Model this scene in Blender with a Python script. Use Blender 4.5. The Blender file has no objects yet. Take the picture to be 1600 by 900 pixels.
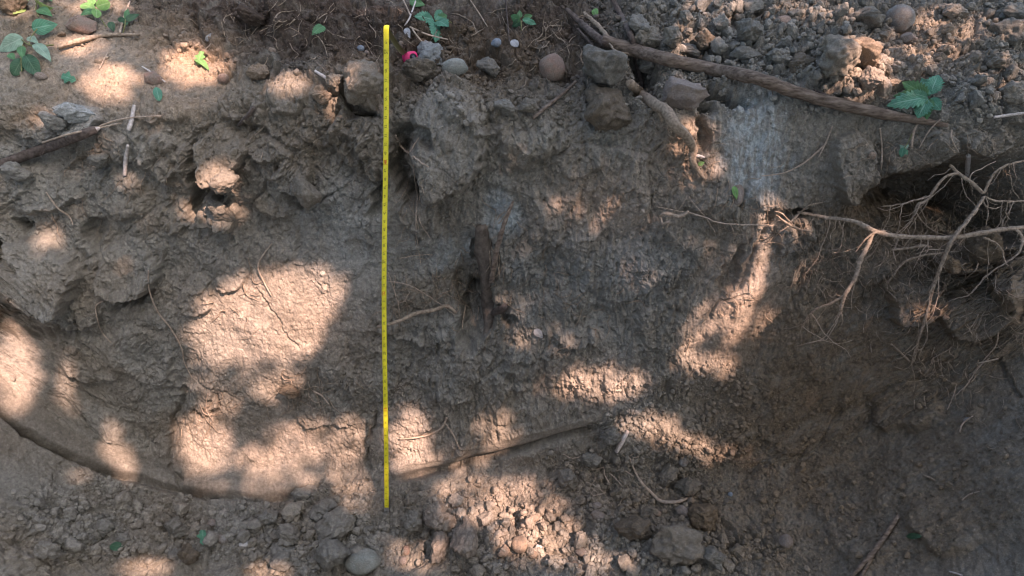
import bpy, bmesh, math, random
import numpy as np
from mathutils import Vector, Matrix, noise as mnoise
from mathutils.bvhtree import BVHTree

random.seed(7)
rng = np.random.default_rng(7)
R = math.radians
scene = bpy.context.scene
COL = scene.collection

# ------------------------------------------------------------------ camera, world, sun, exposure
F = 1164.0                                   # focal length in photo pixels (photo is 1600 wide)
PITCH = R(45)
CAM = Vector((0.0, -1.82, 1.114))            # origin: top edge of the pit face
cd = bpy.data.cameras.new('camera'); cam = bpy.data.objects.new('camera', cd); COL.objects.link(cam)
cam.location = CAM; cam.rotation_euler = (math.pi/2 - PITCH, 0, 0)
cd.sensor_width = 36; cd.lens = 36*F/1600; cd.clip_start = 0.02; cd.clip_end = 400
scene.camera = cam

SUN_DIR = Vector((0.42, -0.34, 0.84)).normalized()      # towards the sun
world = bpy.data.worlds.new('World'); scene.world = world; world.use_nodes = True
wn = world.node_tree
sky = wn.nodes.new('ShaderNodeTexSky'); sky.sky_type = 'NISHITA'; sky.sun_disc = False
sky.sun_elevation = math.asin(SUN_DIR.z); sky.sun_rotation = math.atan2(SUN_DIR.x, SUN_DIR.y)
sky.air_density = 0.75; sky.dust_density = 3.0; sky.ozone_density = 0.6
bg = wn.nodes['Background']; bg.inputs[1].default_value = 0.15
wn.links.new(sky.outputs[0], bg.inputs[0])
sl = bpy.data.lights.new('sun', 'SUN'); sun = bpy.data.objects.new('sun', sl); COL.objects.link(sun)
sl.energy = 3.6; sl.angle = R(0.55); sl.color = (1.0, 0.66, 0.55)
sun.rotation_euler = (-SUN_DIR).to_track_quat('-Z', 'Y').to_euler()
sun.location = (3, -3, 9)
vs = scene.view_settings
vs.view_transform = 'Standard'; vs.look = 'None'; vs.gamma = 1; vs.use_curve_mapping = False
vs.exposure = 1.97
scene.cycles.pixel_filter_type = 'BLACKMAN_HARRIS'; scene.cycles.filter_width = 1.15
scene.cycles.use_denoising = True; scene.cycles.denoising_prefilter = 'ACCURATE'; scene.cycles.denoising_input_passes = 'RGB_ALBEDO_NORMAL'

# ------------------------------------------------------------------ small helpers
FWD = Vector((0, math.cos(PITCH), -math.sin(PITCH)))
UPV = Vector((0, math.sin(PITCH), math.cos(PITCH)))
def ray(px, py):
    return (FWD + Vector((1, 0, 0))*((px-800)/F) - UPV*((py-450)/F))

def tag(o, label=None, cat=None, group=None, kind=None):
    if label: o['label'] = label
    if cat: o['category'] = cat
    if group: o['group'] = group
    if kind: o['kind'] = kind
    return o

def mesh_from(name, v, f, mat=None, smooth=True):
    me = bpy.data.meshes.new(name)
    v = np.asarray(v, dtype=np.float32)
    me.vertices.add(len(v)); me.vertices.foreach_set('co', v.ravel())
    if isinstance(f, np.ndarray):
        k = f.shape[1]; nf = len(f)
        me.loops.add(nf*k); me.loops.foreach_set('vertex_index', f.ravel().astype(np.int32))
        me.polygons.add(nf); me.polygons.foreach_set('loop_start', np.arange(nf, dtype=np.int32)*k)
    else:
        tot = [len(q) for q in f]
        me.loops.add(sum(tot)); me.loops.foreach_set('vertex_index', [i for q in f for i in q])
        me.polygons.add(len(f)); st = np.concatenate([[0], np.cumsum(tot)[:-1]]).astype(np.int32)
        me.polygons.foreach_set('loop_start', st)
    me.update(calc_edges=True); me.validate()
    me.polygons.foreach_set('use_smooth', [smooth]*len(me.polygons))
    if mat: me.materials.append(mat)
    return me

def put(name, me, parent=None, loc=None):
    o = bpy.data.objects.new(name, me); COL.objects.link(o)
    if parent is not None: o.parent = parent
    if loc is not None: o.location = loc
    return o

def empty(name, loc):
    o = bpy.data.objects.new(name, None); COL.objects.link(o); o.location = loc; o.empty_display_size = 0.03
    return o

# ------------------------------------------------------------------ vectorised noise
def _hash(ix, iy, seed):
    h = (ix.astype(np.int64)*374761393 + iy.astype(np.int64)*668265263 + seed*974634777) & 0xffffffff
    h = ((h ^ (h >> 13))*1274126177) & 0xffffffff
    return (h ^ (h >> 16)) & 0xffffffff
def h01(ix, iy, seed): return _hash(ix, iy, seed).astype(np.float32)/4294967296.0
def perlin(x, y, seed=0):
    x0 = np.floor(x); y0 = np.floor(y); fx = (x-x0).astype(np.float32); fy = (y-y0).astype(np.float32)
    ix = x0.astype(np.int64); iy = y0.astype(np.int64)
    u = fx*fx*fx*(fx*(fx*6-15)+10); w = fy*fy*fy*(fy*(fy*6-15)+10)
    def g(dx, dy):
        a = h01(ix+dx, iy+dy, seed)*6.2831853
        return np.cos(a)*(fx-dx)+np.sin(a)*(fy-dy)
    a = g(0,0); b = g(1,0); c = g(0,1); d = g(1,1)
    return ((a+(b-a)*u)*(1-w)+(c+(d-c)*u)*w)*1.5
def fbm(x, y, seed=0, oct=4, gain=0.5):
    s = 0; a = 1.0; t = 0
    for i in range(oct):
        s = s + a*perlin(x*2**i+i*17.3, y*2**i-i*9.1, seed+i*31); t += a; a *= gain
    return s/t
def worley(x, y, seed=0):
    """F1, F2, cell random a, tilt-plane value of the nearest cell"""
    x0 = np.floor(x).astype(np.int64); y0 = np.floor(y).astype(np.int64)
    f1 = np.full(x.shape, 9.0, np.float32); f2 = f1.copy(); ra = np.zeros_like(f1); tl = np.zeros_like(f1)
    for dx in (-1,0,1):
        for dy in (-1,0,1):
            ix = x0+dx; iy = y0+dy
            cx = ix+h01(ix,iy,seed); cy = iy+h01(ix,iy,seed+5)
            ex = (x-cx).astype(np.float32); ey = (y-cy).astype(np.float32)
            d = np.sqrt(ex*ex+ey*ey); m = d < f1
            f2 = np.where(m, f1, np.minimum(f2, d))
            r = h01(ix,iy,seed+11); tx = h01(ix,iy,seed+23)*2-1; ty = h01(ix,iy,seed+37)*2-1
            ra = np.where(m, r, ra); tl = np.where(m, tx*ex+ty*ey, tl); f1 = np.where(m, d, f1)
    return f1, f2, ra, tl
def sst(a, b, x):
    t = np.clip((x-a)/(b-a), 0, 1); return t*t*(3-2*t)

# ------------------------------------------------------------------ terrain base: one profile swept along x
prof = [(-40,1.2),(-9,1.15),(-2.2,1.05),(-1.0,1.12),(-0.62,1.3),(-0.25,2.1),(0.0,2.235),(0.4,2.25),(1.25,2.24),(1.35,2.22),
        (1.40,2.11),(1.78,1.20),(1.83,1.115),(1.95,1.07),(2.3,1.0),(3.6,.76),(6.5,.35),(40,.0)]
def dense_profile():
    P = np.array(prof, float); out = []
    for i in range(len(P)-1):
        L = np.hypot(*(P[i+1]-P[i])); n = max(2, int(min(L,3)/0.004))
        t = np.linspace(0,1,n,endpoint=False)[:,None]; out.append(P[i]+(P[i+1]-P[i])*t)
    D = np.vstack(out+[P[-1:]])
    # resample evenly and smooth the corners
    s = np.concatenate([[0],np.cumsum(np.hypot(*np.diff(D,axis=0).T))])
    m = (D[:,0]>-3)&(D[:,0]<8); s0, s1 = s[m][0], s[m][-1]
    ss = np.arange(s0,s1,0.004); C = np.stack([np.interp(ss,s,D[:,k]) for k in (0,1)],1)
    k = np.hanning(31); k/=k.sum()
    Cs = np.stack([np.convolve(np.pad(C[:,j],15,'edge'),k,'valid') for j in (0,1)],1)
    return np.vstack([D[s<s0], Cs, D[s>s1]])
DP = dense_profile()
DS = np.concatenate([[0],np.cumsum(np.hypot(*np.diff(DP,axis=0).T))])
def py_of(f, d):
    dep = f*math.cos(PITCH)+d*math.sin(PITCH); yc = f*math.sin(PITCH)-d*math.cos(PITCH)
    return 450-F*yc/np.maximum(dep,1e-3)
front = DP[:,0] > 0.1
pyD = py_of(DP[front,0], DP[front,1]); sD = DS[front]
o = np.argsort(pyD)
rows_py = np.arange(925, -26, -1.22)
rows_s = np.interp(rows_py, pyD[o], sD[o])
def grow(start, end, step, g=1.12):
    out=[]; x=start; d=step*(1 if end>start else -1)
    while (x < end if end>start else x > end):
        x += d; d *= g
        if abs(d) > 6: d = math.copysign(6, d)
        out.append(min(x,end) if end>start else max(x,end))
    return np.array(out)
srow = np.concatenate([grow(rows_s[0], 0.0, 0.004)[::-1], rows_s, grow(rows_s[-1], DS[-1], 0.004)])
XIN = 1.74
xin = np.arange(-XIN, XIN+1e-6, 0.0020)
xcol = np.concatenate([-grow(XIN, 40, 0.004)[::-1], xin, grow(XIN, 40, 0.004)])
NR, NC = len(srow), len(xcol)
fr = np.interp(srow, DS, DP[:,0]); dr = np.interp(srow, DS, DP[:,1])
X = np.repeat(xcol[None,:], NR, 0); FW = np.repeat(fr[:,None], NC, 1); DN = np.repeat(dr[:,None], NC, 1)
S = np.repeat(srow[:,None], NC, 1)
# pit side walls: the pit is about four metres wide; the floor rises to the ground at both ends
def sides(X, FW, DN):
    plane = np.interp(FW, [-40,-9,-2.2,0,1.83,2.3,3.6,6.5,40],[1.2,1.15,1.05,1.1,1.12,1.0,.76,.35,0])
    low = DN - plane
    tr = sst(0.62, 2.1, X); tl = sst(1.22, 1.95, -X)
    t = np.maximum(tr**1.25, tl)
    # the rise starts later higher up the face, so that the face stays steep under the edge
    t = t*np.clip(0.25+0.75*sst(0.1,0.9,low),0,1)
    return DN - low*t
DN = sides(X, FW, DN)
PX3 = np.stack([X, FW+CAM.y, CAM.z-DN], -1)
def normals(P):
    du = np.gradient(P, axis=1); dv = np.gradient(P, axis=0)
    n = np.cross(du, dv); n /= np.linalg.norm(n, axis=-1, keepdims=True)+1e-12
    return n
NB = normals(PX3)
def project(P):
    r = P-np.array(CAM)
    dep = r@np.array(FWD); yc = r@np.array(UPV)
    dep = np.maximum(dep, 0.05)
    return 800+F*r[...,0]/dep, 450-F*yc/dep
px, py = project(PX3)
px = np.clip(px,-3000,5000).astype(np.float32); py = np.clip(py,-2000,4000).astype(np.float32)
Xf = X.astype(np.float32); Sf = S.astype(np.float32)

# warped photo coordinates for the hand-placed shapes (irregular outlines)
w1x = fbm(Xf*7, Sf*7, 3, 3); w1y = fbm(Xf*7, Sf*7, 4, 3)
w2x = fbm(Xf*38, Sf*38, 5, 2); w2y = fbm(Xf*38, Sf*38, 6, 2)
qx = px+w1x*22+w2x*6; qy = py+w1y*22+w2y*6

def ell(cx, cy, rx, ry, rot=0, warp=True):
    a, b = (qx,qy) if warp else (px,py)
    c, s = math.cos(R(rot)), math.sin(R(rot))
    u = ((a-cx)*c+(b-cy)*s)/rx; v = (-(a-cx)*s+(b-cy)*c)/ry
    return u, v, np.sqrt(u*u+v*v)

H = np.zeros_like(px)
def region(cx, cy, r):
    return slice(None)
def plateau(cx,cy,rx,ry,rot,h,sharp=0.30):
    """block of soil standing proud, tilted to face up; its lower edge is the sharp one"""
    global H
    u,v,d = ell(cx,cy,rx,ry,rot)
    m = 1-sst(1-sharp,1.0,d)
    H = H + 2.2*h*.001*m*(0.60+0.40*np.clip(v,-1,1))
def bump(cx,cy,rx,ry,rot,h):
    global H
    _,_,d = ell(cx,cy,rx,ry,rot)
    if h < -20 and min(rx,ry) < 24: H = H + 1.9*h*.001*(1-sst(.45,1.25,d))
    else: H = H + h*.001*np.exp(-d*d*1.2)
BL = [ # plateau blocks
 (572,128,40,36,-15,34,.22),(692,222,66,98,12,52,.22),(740,150,55,45,0,18,.3),(560,200,40,30,20,16,.3),
 (348,238,44,52,5,42,.25),(338,335,38,24,5,30,.2),(285,335,22,30,10,14,.25),(262,245,45,40,0,18,.35),
 (52,430,84,62,4,62,.16),(200,420,54,50,-12,30,.2),(188,300,60,40,15,18,.3),(75,300,60,40,-10,20,.3),
 (465,262,30,45,10,26,.25),(420,220,40,30,0,18,.3),(588,232,26,52,0,26,.25),(505,210,36,26,10,16,.3),
 (120,186,42,24,-8,26,.25),(60,200,34,24,10,14,.3),(150,560,60,40,10,12,.25),(120,480,40,32,0,14,.2),
 (1335,270,42,58,0,34,.2),(1245,365,36,30,0,20,.18),(1220,300,60,40,5,12,.3),
 (820,210,50,60,10,20,.3),(900,230,40,50,-5,14,.3),(760,190,30,30,0,12,.3),
 (900,523,36,14,-3,13,.25),(1430,470,50,40,10,42,.22),(1530,480,70,46,-10,38,.22),(1505,402,52,30,0,52,.25),
 (1580,430,40,50,0,40,.22),(1420,640,60,40,0,18,.2),(870,330,40,30,0,10,.3),(960,430,60,50,10,8,.3),
 (700,600,50,40,0,10,.25),(820,560,40,30,0,8,.25),(520,640,60,30,-15,10,.25),(360,420,30,40,0,12,.25),
 (230,560,50,46,0,10,.2),(310,460,26,34,0,12,.25),(655,335,30,44,0,14,.3),(1440,240,60,34,-10,24,.3),
 (1540,215,50,30,0,20,.3),(430,320,36,30,0,12,.25),(1480,820,60,40,10,12,.3),(1110,300,40,40,0,10,.3),
 (515,128,26,28,0,16,.25),(455,150,36,24,0,14,.25),(380,170,40,24,5,14,.25),(250,170,50,26,0,12,.3)]
for b in BL: plateau(*b)
BP = [ # soft bumps and hollows
 (1450,312,90,36,-4,-240),(1550,330,80,54,0,-200),(1400,375,110,44,10,-80),(1310,430,80,80,0,-35),
 (1545,285,60,26,0,-70),(305,300,12,46,12,-42),(325,300,34,9,4,-36),(636,262,18,62,-12,-60),(655,215,30,12,20,-34),
 (555,168,36,9,24,-44),(552,180,16,10,0,-30),(590,300,12,46,4,-30),(455,320,16,20,0,-26),(585,170,10,16,0,-20),
 (45,512,70,16,6,-40),(4,400,10,22,0,-40),(36,350,16,9,35,-26),(205,470,46,8,-16,-22),(150,365,12,28,10,-26),
 (725,440,40,50,0,-60),(740,500,20,54,10,-50),(780,300,30,12,0,-20),(790,500,14,12,-30,-26),(780,330,30,24,0,-12),(815,320,12,16,0,-20),
 (1010,115,22,50,-12,-60),(1120,148,60,14,14,-40),(985,170,10,30,-10,-20),(1090,175,30,10,10,-28),(1095,215,16,24,0,-24),
 (1262,338,34,7,6,-34),(1245,397,34,4,2,-12),(1140,420,10,44,28,-22),(1362,650,10,26,-25,-14),(895,538,30,5,-3,-12),
 (480,600,34,22,0,-16),(270,745,26,14,0,-18),(270,690,14,30,20,-16),(1200,560,120,60,-20,-25),(160,300,14,30,0,-18),
 (1040,850,90,50,0,30),(520,800,80,40,0,25),(1060,690,130,44,8,34),(760,820,120,50,0,14),(150,850,120,50,0,14),
 (430,500,120,90,0,16),(1165,455,36,115,22,30),(1480,720,150,50,-25,20),(1000,300,120,70,0,10),(550,420,60,90,0,-10),
 (1210,45,120,50,5,24),(1340,110,70,40,10,26),(1530,60,80,50,0,20),(60,40,70,50,0,20),(400,50,90,30,10,14),(610,65,80,30,0,-6),
 (1020,40,60,40,0,20),(880,60,50,40,0,-16),(700,470,40,30,0,-14),(870,430,30,60,0,-6),(940,500,60,24,20,-10)]
for b in BP: bump(*b)
for b in [(1475,318,120,44,-6,-40,.4),(1565,345,80,58,0,-30,.4),(1395,300,44,24,0,-24,.4),(728,452,26,44,0,-34,.4),(745,395,12,30,0,-22,.5)]: plateau(*b)

# polished band and shovel-cut curve at the foot of the face
curve = np.array([(-300,560),(-60,615),(0,642),(30,668),(70,690),(130,716),(200,742),(270,760),(340,772),(400,776),(450,770),(500,752),(540,745),(620,746),(700,728),(760,712),(830,692),(900,672),(960,652),(1010,632),(1060,612),(1140,600),(1250,590)],float)
cvy = np.interp(px, curve[:,0], curve[:,1]).astype(np.float32)+w1y*5
cd_ = cvy-py                                    # >0 above the curve
wl = sst(-400,-100,px)*(1-sst(455,520,px))*1.0; wr = sst(600,640,px)*(1-sst(900,980,px))
wc = np.clip(wl+wr,0,1)
bandw = np.where(px<540, 42+16*w1x, 17+10*w1x)
wc = wc*sst(-.6,-.4,fbm(Xf*6,Sf*2,87,3))
band = wc*sst(-1.5,1.5,cd_)*(1-sst(bandw*.8,bandw*1.25,cd_))
H += wc*0.009*sst(-2,1.5,cd_)*(1-sst(bandw*.9,bandw*1.4,cd_))*np.clip(.25+.75*cd_/bandw,0,1)
H -= wc*0.044*np.exp(-((cd_+4)/5.5)**2)


# roughness of the soil, 0 smooth .. 1 cloddy
rough = np.full_like(px, 0.62)
def setr(cx,cy,rx,ry,rot,val,soft=.45):
    global rough
    _,_,d = ell(cx,cy,rx,ry,rot); m = 1-sst(1-soft,1+soft,d); rough = rough+(val-rough)*m
for a in [(420,500,135,100,-12,.2),(500,340,70,70,0,.42),(550,430,50,50,0,.35),(100,330,90,60,0,.55),
          (150,110,120,70,0,.3),(300,110,70,50,0,.3),(260,180,90,40,0,.4),(1000,300,220,100,0,.58),(1180,220,60,90,0,.25),
          (1280,230,80,90,0,.35),(1150,490,70,120,25,.16),(1250,580,150,90,0,.35),(1400,760,260,200,-20,.42),(1330,560,120,90,0,.3),
          (1530,560,120,70,0,.4),(420,700,120,60,0,.22),(640,690,50,60,0,.38),(800,660,90,40,0,.42),(20,760,50,120,0,.16),
          (40,420,60,40,0,.3),(190,410,40,40,0,.42),(500,240,200,90,0,.85),(420,60,200,60,0,.95),(620,80,160,60,0,.95),(880,60,100,70,0,.95),
          (680,230,60,90,0,.5),(680,580,110,70,0,.75),(950,430,150,70,0,.7),(100,840,140,60,0,.7),(500,830,300,60,0,.8),(970,560,120,40,0,.5),(230,600,120,60,0,.5),(860,500,90,60,0,.62),
          (350,240,36,40,0,.35),(1440,150,200,30,0,.6),(1200,80,200,70,0,.9),(1000,850,200,50,0,.7),(1050,700,140,60,0,.5),(620,350,30,80,0,.35),(1155,490,48,100,25,.14),(1195,390,24,60,10,.2),(30,590,60,70,0,.2)]:
    setr(*a)
rough = rough*(1-.93*band)
on_face = sst(150,210,py)*(1-sst(-10,10,-cd_))

# soil structure: tilted faceted peds at three sizes, cracks between them
wx = Xf+w1x*.020+w2x*.0025; wy = Sf+w1y*.020+w2y*.0025
for (sc, amp, pw, sd) in ((5,.0330,1.5,91),(9.5,.0150,1.4,101),(20,.0095,1.5,211),(44,.0060,1.4,307),(92,.0036,1.1,353)):
    f1,f2,ra,tl = worley(wx*sc, wy*sc, sd)
    g = f2-f1
    rp = np.clip(rough,0,1)**pw
    H += amp*rp*((ra-.5)*1.2+tl*(1.4 if sc<15 else .8))*sst(0,.14,g)
    H -= min(amp,.014)*.55*rp*(1-sst(0.0,.08,g))*(ra>.55)
# scale-like overlapping plates on the face: sawtooth ridges that end in a small overhanging lip
pl = fbm(Xf*9, Sf*9, 61, 3)*1.6+Sf*9.0+fbm(Xf*30,Sf*30,62,2)*.35
saw = pl-np.floor(pl); H += on_face*.008*(np.clip(rough,0,1)**.8)*(saw**2.2-.35)*(-1)*sst(-.25,.25,fbm(Xf*5,Sf*5,63,2))
pl = fbm(Xf*22, Sf*22, 64, 3)*1.5+Sf*24
saw = pl-np.floor(pl); H -= on_face*.002*np.clip(rough,.1,1)*(saw**3-.2)*sst(-.15,.3,fbm(Xf*10,Sf*10,65,2))
# vertical scrape marks of the digging bucket
st = sst(600,700,px)*(1-sst(1340,1420,px))*on_face
stl = .6*on_face*(1-sst(560,620,px))
g1 = fbm(Xf*55+fbm(Xf*6,Sf*6,71,2)*2.0, Sf*7, 72, 3)
g2 = np.abs(fbm(Xf*16+fbm(Xf*4,Sf*4,75,2)*1.2, Sf*3.2, 76, 3))
st=st*(1-.8*band); stl=stl*(1-.8*band)
g3 = fbm(Xf*75+fbm(Xf*12,Sf*12,77,2), Sf*26, 78, 3)
sm = np.clip(rough*1.6,.3,1)
H += (st+stl)*sm*(.024*np.minimum(g2,.5)+.0105*g1+.0070*g3+.0012*fbm(Xf*150, Sf*60, 73, 2))
# ragged flakes and pores of the scraped clay
f1,f2,ra,tl = worley(Xf*36+w2x*.5, Sf*22+w2y*.5, 741); g=f2-f1
H += on_face*sm*.0075*((ra-.4)+1.1*tl)*sst(0,.2,g)*sst(-.3,.2,fbm(Xf*6,Sf*6,742,2))
f1,f2,ra,tl = worley(Xf*60, Sf*48, 751)
H -= np.where(ra>.72, .0065*(1-sst(.05,.34,f1)),0)*np.clip(.4+rough,.3,1)*(1-band)
f1,f2,ra,tl = worley(Xf*24, Sf*20, 761)
H -= np.where(ra>.8, .015*(1-sst(.02,.26,f1+.12*w2x)),0)*np.clip(rough*1.3-.2,0,1)*(1-band)
# slanting scrape marks on the right-hand slope
sr = sst(1230,1330,px)*sst(520,640,py)
ua = Xf*.86+Sf*.5; ub = -Xf*.5+Sf*.86
H += sr*(.006*fbm(ua*6, ub*16, 81, 3)+.0006*fbm(ua*30, ub*60, 82, 2)+.014*np.clip(fbm(Xf*24,Sf*24,84,4),0,1))
H += band*(.0012*fbm(Xf*6, Sf*160, 83, 2))
# ridged roughness and grain
rg = 1-np.abs(fbm(wx*34, wy*34, 91, 4))*2.2
H += (.0036*np.clip(rough,.15,1))*(rg-.5)
H += (.0036*(.5+.5*rough))*fbm(Xf*150, Sf*150, 95, 3, .6)*(1-.8*band)
f1,f2,ra,tl = worley(Xf*130, Sf*130, 401)
gv = np.clip(.25+1.3*fbm(Xf*9,Sf*9,455,3)+.5*rough,.08,1)
H += .0040*gv*(ra-.3)*(1-sst(.15,.62,f1))*(1-.9*band)
f1,f2,ra,tl = worley(Xf*215, Sf*215, 451)
H += .0020*gv*(ra-.3)*(1-sst(.15,.62,f1))*(1-.9*band)
f1,f2,ra,tl = worley(Xf*62, Sf*62, 461)
H += .0085*np.clip((rough-.45)*2.2,0,1)*np.clip(ra-.35,0,1)*(1-sst(.2,.6,f1))*(1-band)
cr = np.abs(fbm(wx*14, wy*14, 97, 3)); cm = sst(.05,.35,fbm(Xf*6,Sf*6,98,2)+.1)
H -= .009*(1-sst(0,.03,cr))*cm*sst(.1,.4,fbm(Xf*3,Sf*3,96,2)+.15)*np.clip(rough*1.5-.25,.02,1)*(1-band)
cr = np.abs(fbm(wx*26, wy*26, 197, 3)); cm = sst(-.05,.3,fbm(Xf*8,Sf*8,198,2))
H -= .0045*(1-sst(0,.03,cr))*cm*sst(.05,.4,fbm(Xf*5,Sf*5,95,2)+.1)*np.clip(rough*1.5-.2,.05,1)*(1-band)
H += .045*fbm(Xf*2.6, Sf*2.6, 99, 3)*(.4+.6*rough)
H += .030*np.clip(rough,.25,1)*fbm(Xf*7, Sf*7, 98, 2)

# named cracks: polyline, width px, depth m
def seg_dist(pts):
    d = np.full_like(px, 1e4)
    for (x0,y0),(x1,y1) in zip(pts[:-1],pts[1:]):
        vx,vy = x1-x0,y1-y0; L = vx*vx+vy*vy
        t = np.clip(((qx-x0)*vx+(qy-y0)*vy)/L,0,1)
        d = np.minimum(d, np.hypot(qx-x0-t*vx, qy-y0-t*vy))
    return d
for pts,w,dep in [([(335,610),(338,640),(318,652),(305,640)],2.5,.02),([(404,440),(412,470),(440,500),(470,540)],1.8,.008),
                  ([(0,640),(30,672),(75,695)],4,.02),([(283,610),(272,660),(262,720),(275,750)],4,.018),
                  ([(1205,330),(1180,380),(1160,420),(1130,450)],4,.018),([(1160,450),(1120,470),(1090,505)],2.2,.010),
                  ([(575,720),(575,740)],3,.014),([(585,655),(575,690),(570,720)],3.5,.018),
                  ([(120,480),(126,530),(150,545)],3,.014),([(300,230),(305,300),(325,350)],5,.025),
                  ([(640,300),(635,340),(650,380)],3,.012),
                  ([(1560,560),(1590,620)],4,.015),([(0,380),(10,410),(40,420)],5,.02),([(680,700),(690,668),(700,650)],2,.006),
                  ([(245,450),(215,470),(170,468)],4,.016),([(745,560),(750,600),(740,640)],2.5,.008)]:
    d = seg_dist(pts); H -= dep*(1-sst(w*.3,w*1.6,d))

rub = np.zeros_like(px)
for (cx,cy,rx,ry,k) in [(1180,50,250,75,1),(1480,70,180,95,.9),(1330,105,90,55,1),(480,840,150,62,1),(790,830,130,75,1),(190,835,170,60,.75),(1010,860,220,50,.9),(1060,690,120,44,.6),(960,760,120,60,.7),(620,70,220,70,.7),(430,40,180,60,.8),(860,70,100,70,.6),(760,160,80,50,.5),(480,220,120,50,.35),(590,770,110,34,.9)]:
    _,_,d = ell(cx,cy,rx,ry,0); rub = np.maximum(rub, k*(1-sst(.65,1.2,d)))
rub = np.maximum(rub, .60*sst(.48,.75,rough)*np.clip(gv+.15,0,1))
rub *= np.where(px<560, sst(6,18,-cd_)+sst(24,40,cd_), 1)
rub *= np.clip(.75+1.6*fbm(Xf*5,Sf*5,601,2),.1,1)*(1-band)
for (sc,amp,sd) in ((17,.026,611),(34,.015,621),(70,.008,631)):
    f1,f2,ra,tl = worley(wx*sc,wy*sc,sd); g=f2-f1
    H += amp*rub*(np.clip(ra-.25,0,1)*(1-sst(.1,.75,f1))*(1+1.2*tl)*1.5 - .35*(1-sst(0,.16,g)))

NB_ = NB.copy()
# fade the fine work a long way from the pit
H *= 1-sst(2.5,5,np.abs(Xf))
# keep the soil behind the hanging tape blade
T0 = CAM+ray(604,797)*2.425; T1 = CAM+ray(603,46)*1.90
P = PX3+NB_*H[...,None]
dtape = np.abs(px-602)
tt = np.clip((796-py)/750,0,1)
lim = (T0.y+(T1.y-T0.y)*((P[...,2]-T0.z)/(T1.z-T0.z)))           # y of the blade at this height
m = (dtape<22)&(py>60)&(py<770)
pen = np.where(m, lim+.012-P[...,1], -1)
P[...,1] += np.where(pen>0, pen*(1-sst(12,22,dtape)), 0)
NF = normals(P)
ter_v = P.reshape(-1,3).astype(np.float32)
idx = np.arange(NR*NC).reshape(NR,NC)
quads = np.stack([idx[:-1,:-1],idx[:-1,1:],idx[1:,1:],idx[1:,:-1]],-1)      # orientation checked below

# ------------------------------------------------------------------ soil colour with some sun patches and shade painted in, linear RGB
def C3(r,g,b): return np.array([r,g,b],np.float32)
BROWN=C3(.232,.206,.160); GREY=C3(.220,.214,.183); CLAY=C3(.37,.405,.395); HUMUS=C3(.072,.055,.042); SUN_OCHRE=C3(.33,.245,.165); SUN_PALE=C3(.37,.31,.245); DARKB=C3(.150,.110,.068)  # pale and ochre brighten the soil where sun patches fall
colr = np.empty(px.shape+(3,),np.float32); colr[:] = BROWN
def blend(c, m): 
    global colr
    colr += (c-colr)*m[...,None]
n1 = fbm(Xf*4,Sf*4,501,3); n2 = fbm(Xf*13,Sf*13,502,3); n3=fbm(Xf*45,Sf*45,503,3)
blend(GREY, np.clip(.45+1.6*n1+.5*n2,0,1)*.8)
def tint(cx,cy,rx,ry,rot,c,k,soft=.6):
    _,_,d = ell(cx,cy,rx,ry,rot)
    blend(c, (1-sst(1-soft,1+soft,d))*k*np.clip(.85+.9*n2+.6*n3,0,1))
for a in [(430,25,250,85,5,HUMUS,1.0),(640,50,260,85,0,HUMUS,.95),(870,60,120,90,0,HUMUS,.85),(450,215,150,60,0,DARKB,.45),(60,200,90,60,0,DARKB,.4),(60,40,60,60,0,DARKB,.6),(760,90,120,60,0,DARKB,.5),
          (1150,200,60,60,0,CLAY,.25),(1160,290,50,40,0,CLAY,.3),(785,335,30,28,0,CLAY,.9),(700,400,45,28,-30,CLAY,.5),(940,330,90,50,0,SUN_PALE,.6),
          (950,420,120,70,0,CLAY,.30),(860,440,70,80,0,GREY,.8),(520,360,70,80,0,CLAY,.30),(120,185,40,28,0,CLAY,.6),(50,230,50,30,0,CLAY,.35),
          (190,110,150,70,0,SUN_OCHRE,.55),(300,110,70,60,0,SUN_OCHRE,.6),(440,500,130,100,0,SUN_PALE,.5),(1150,480,60,110,20,SUN_PALE,.8),(1080,240,70,60,0,SUN_OCHRE,.45),  # warm and light spots here repeat the sun patches
          (980,320,130,80,0,SUN_OCHRE,.28),(1340,110,70,50,0,SUN_OCHRE,.4),(1450,70,70,60,0,SUN_OCHRE,.35),(560,125,50,40,0,SUN_OCHRE,.3),
          (1450,330,170,90,0,DARKB,.8),(1450,500,230,120,0,DARKB,.75),(1400,740,280,190,0,DARKB,.70),(1250,560,140,90,0,DARKB,.55),(1220,680,110,110,0,DARKB,.6),  # shade of the hollow and right-hand slope darkened into the soil
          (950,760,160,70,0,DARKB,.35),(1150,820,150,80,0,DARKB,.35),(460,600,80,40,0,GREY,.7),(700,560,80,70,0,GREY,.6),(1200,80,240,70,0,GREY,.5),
          (640,690,60,60,0,SUN_PALE,.6),(420,700,130,60,0,SUN_PALE,.6),(20,580,60,80,0,SUN_PALE,.5),(800,800,120,80,0,SUN_PALE,.4),(930,600,90,40,0,SUN_PALE,.5),(460,610,50,30,10,DARKB,.4)]:
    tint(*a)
_,_,d = ell(1178,225,48,88,8)
blend(CLAY*1.05, (1-sst(.35,1.35,d+.35*fbm(Xf*50,Sf*9,505,3)+.3*n2))*(.2+.75*sst(-.3,.35,fbm(Xf*80,Sf*18,506,3)+.5*n3)))
blend(C3(.19,.17,.135), band*.6)  # shade on the downward-facing band put into its colour
colr *= (1+.20*n2+.16*n3+.10*n1)[...,None]
# keep every soil colour channel within bounds
colr = np.clip(colr, .02, .8)

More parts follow.
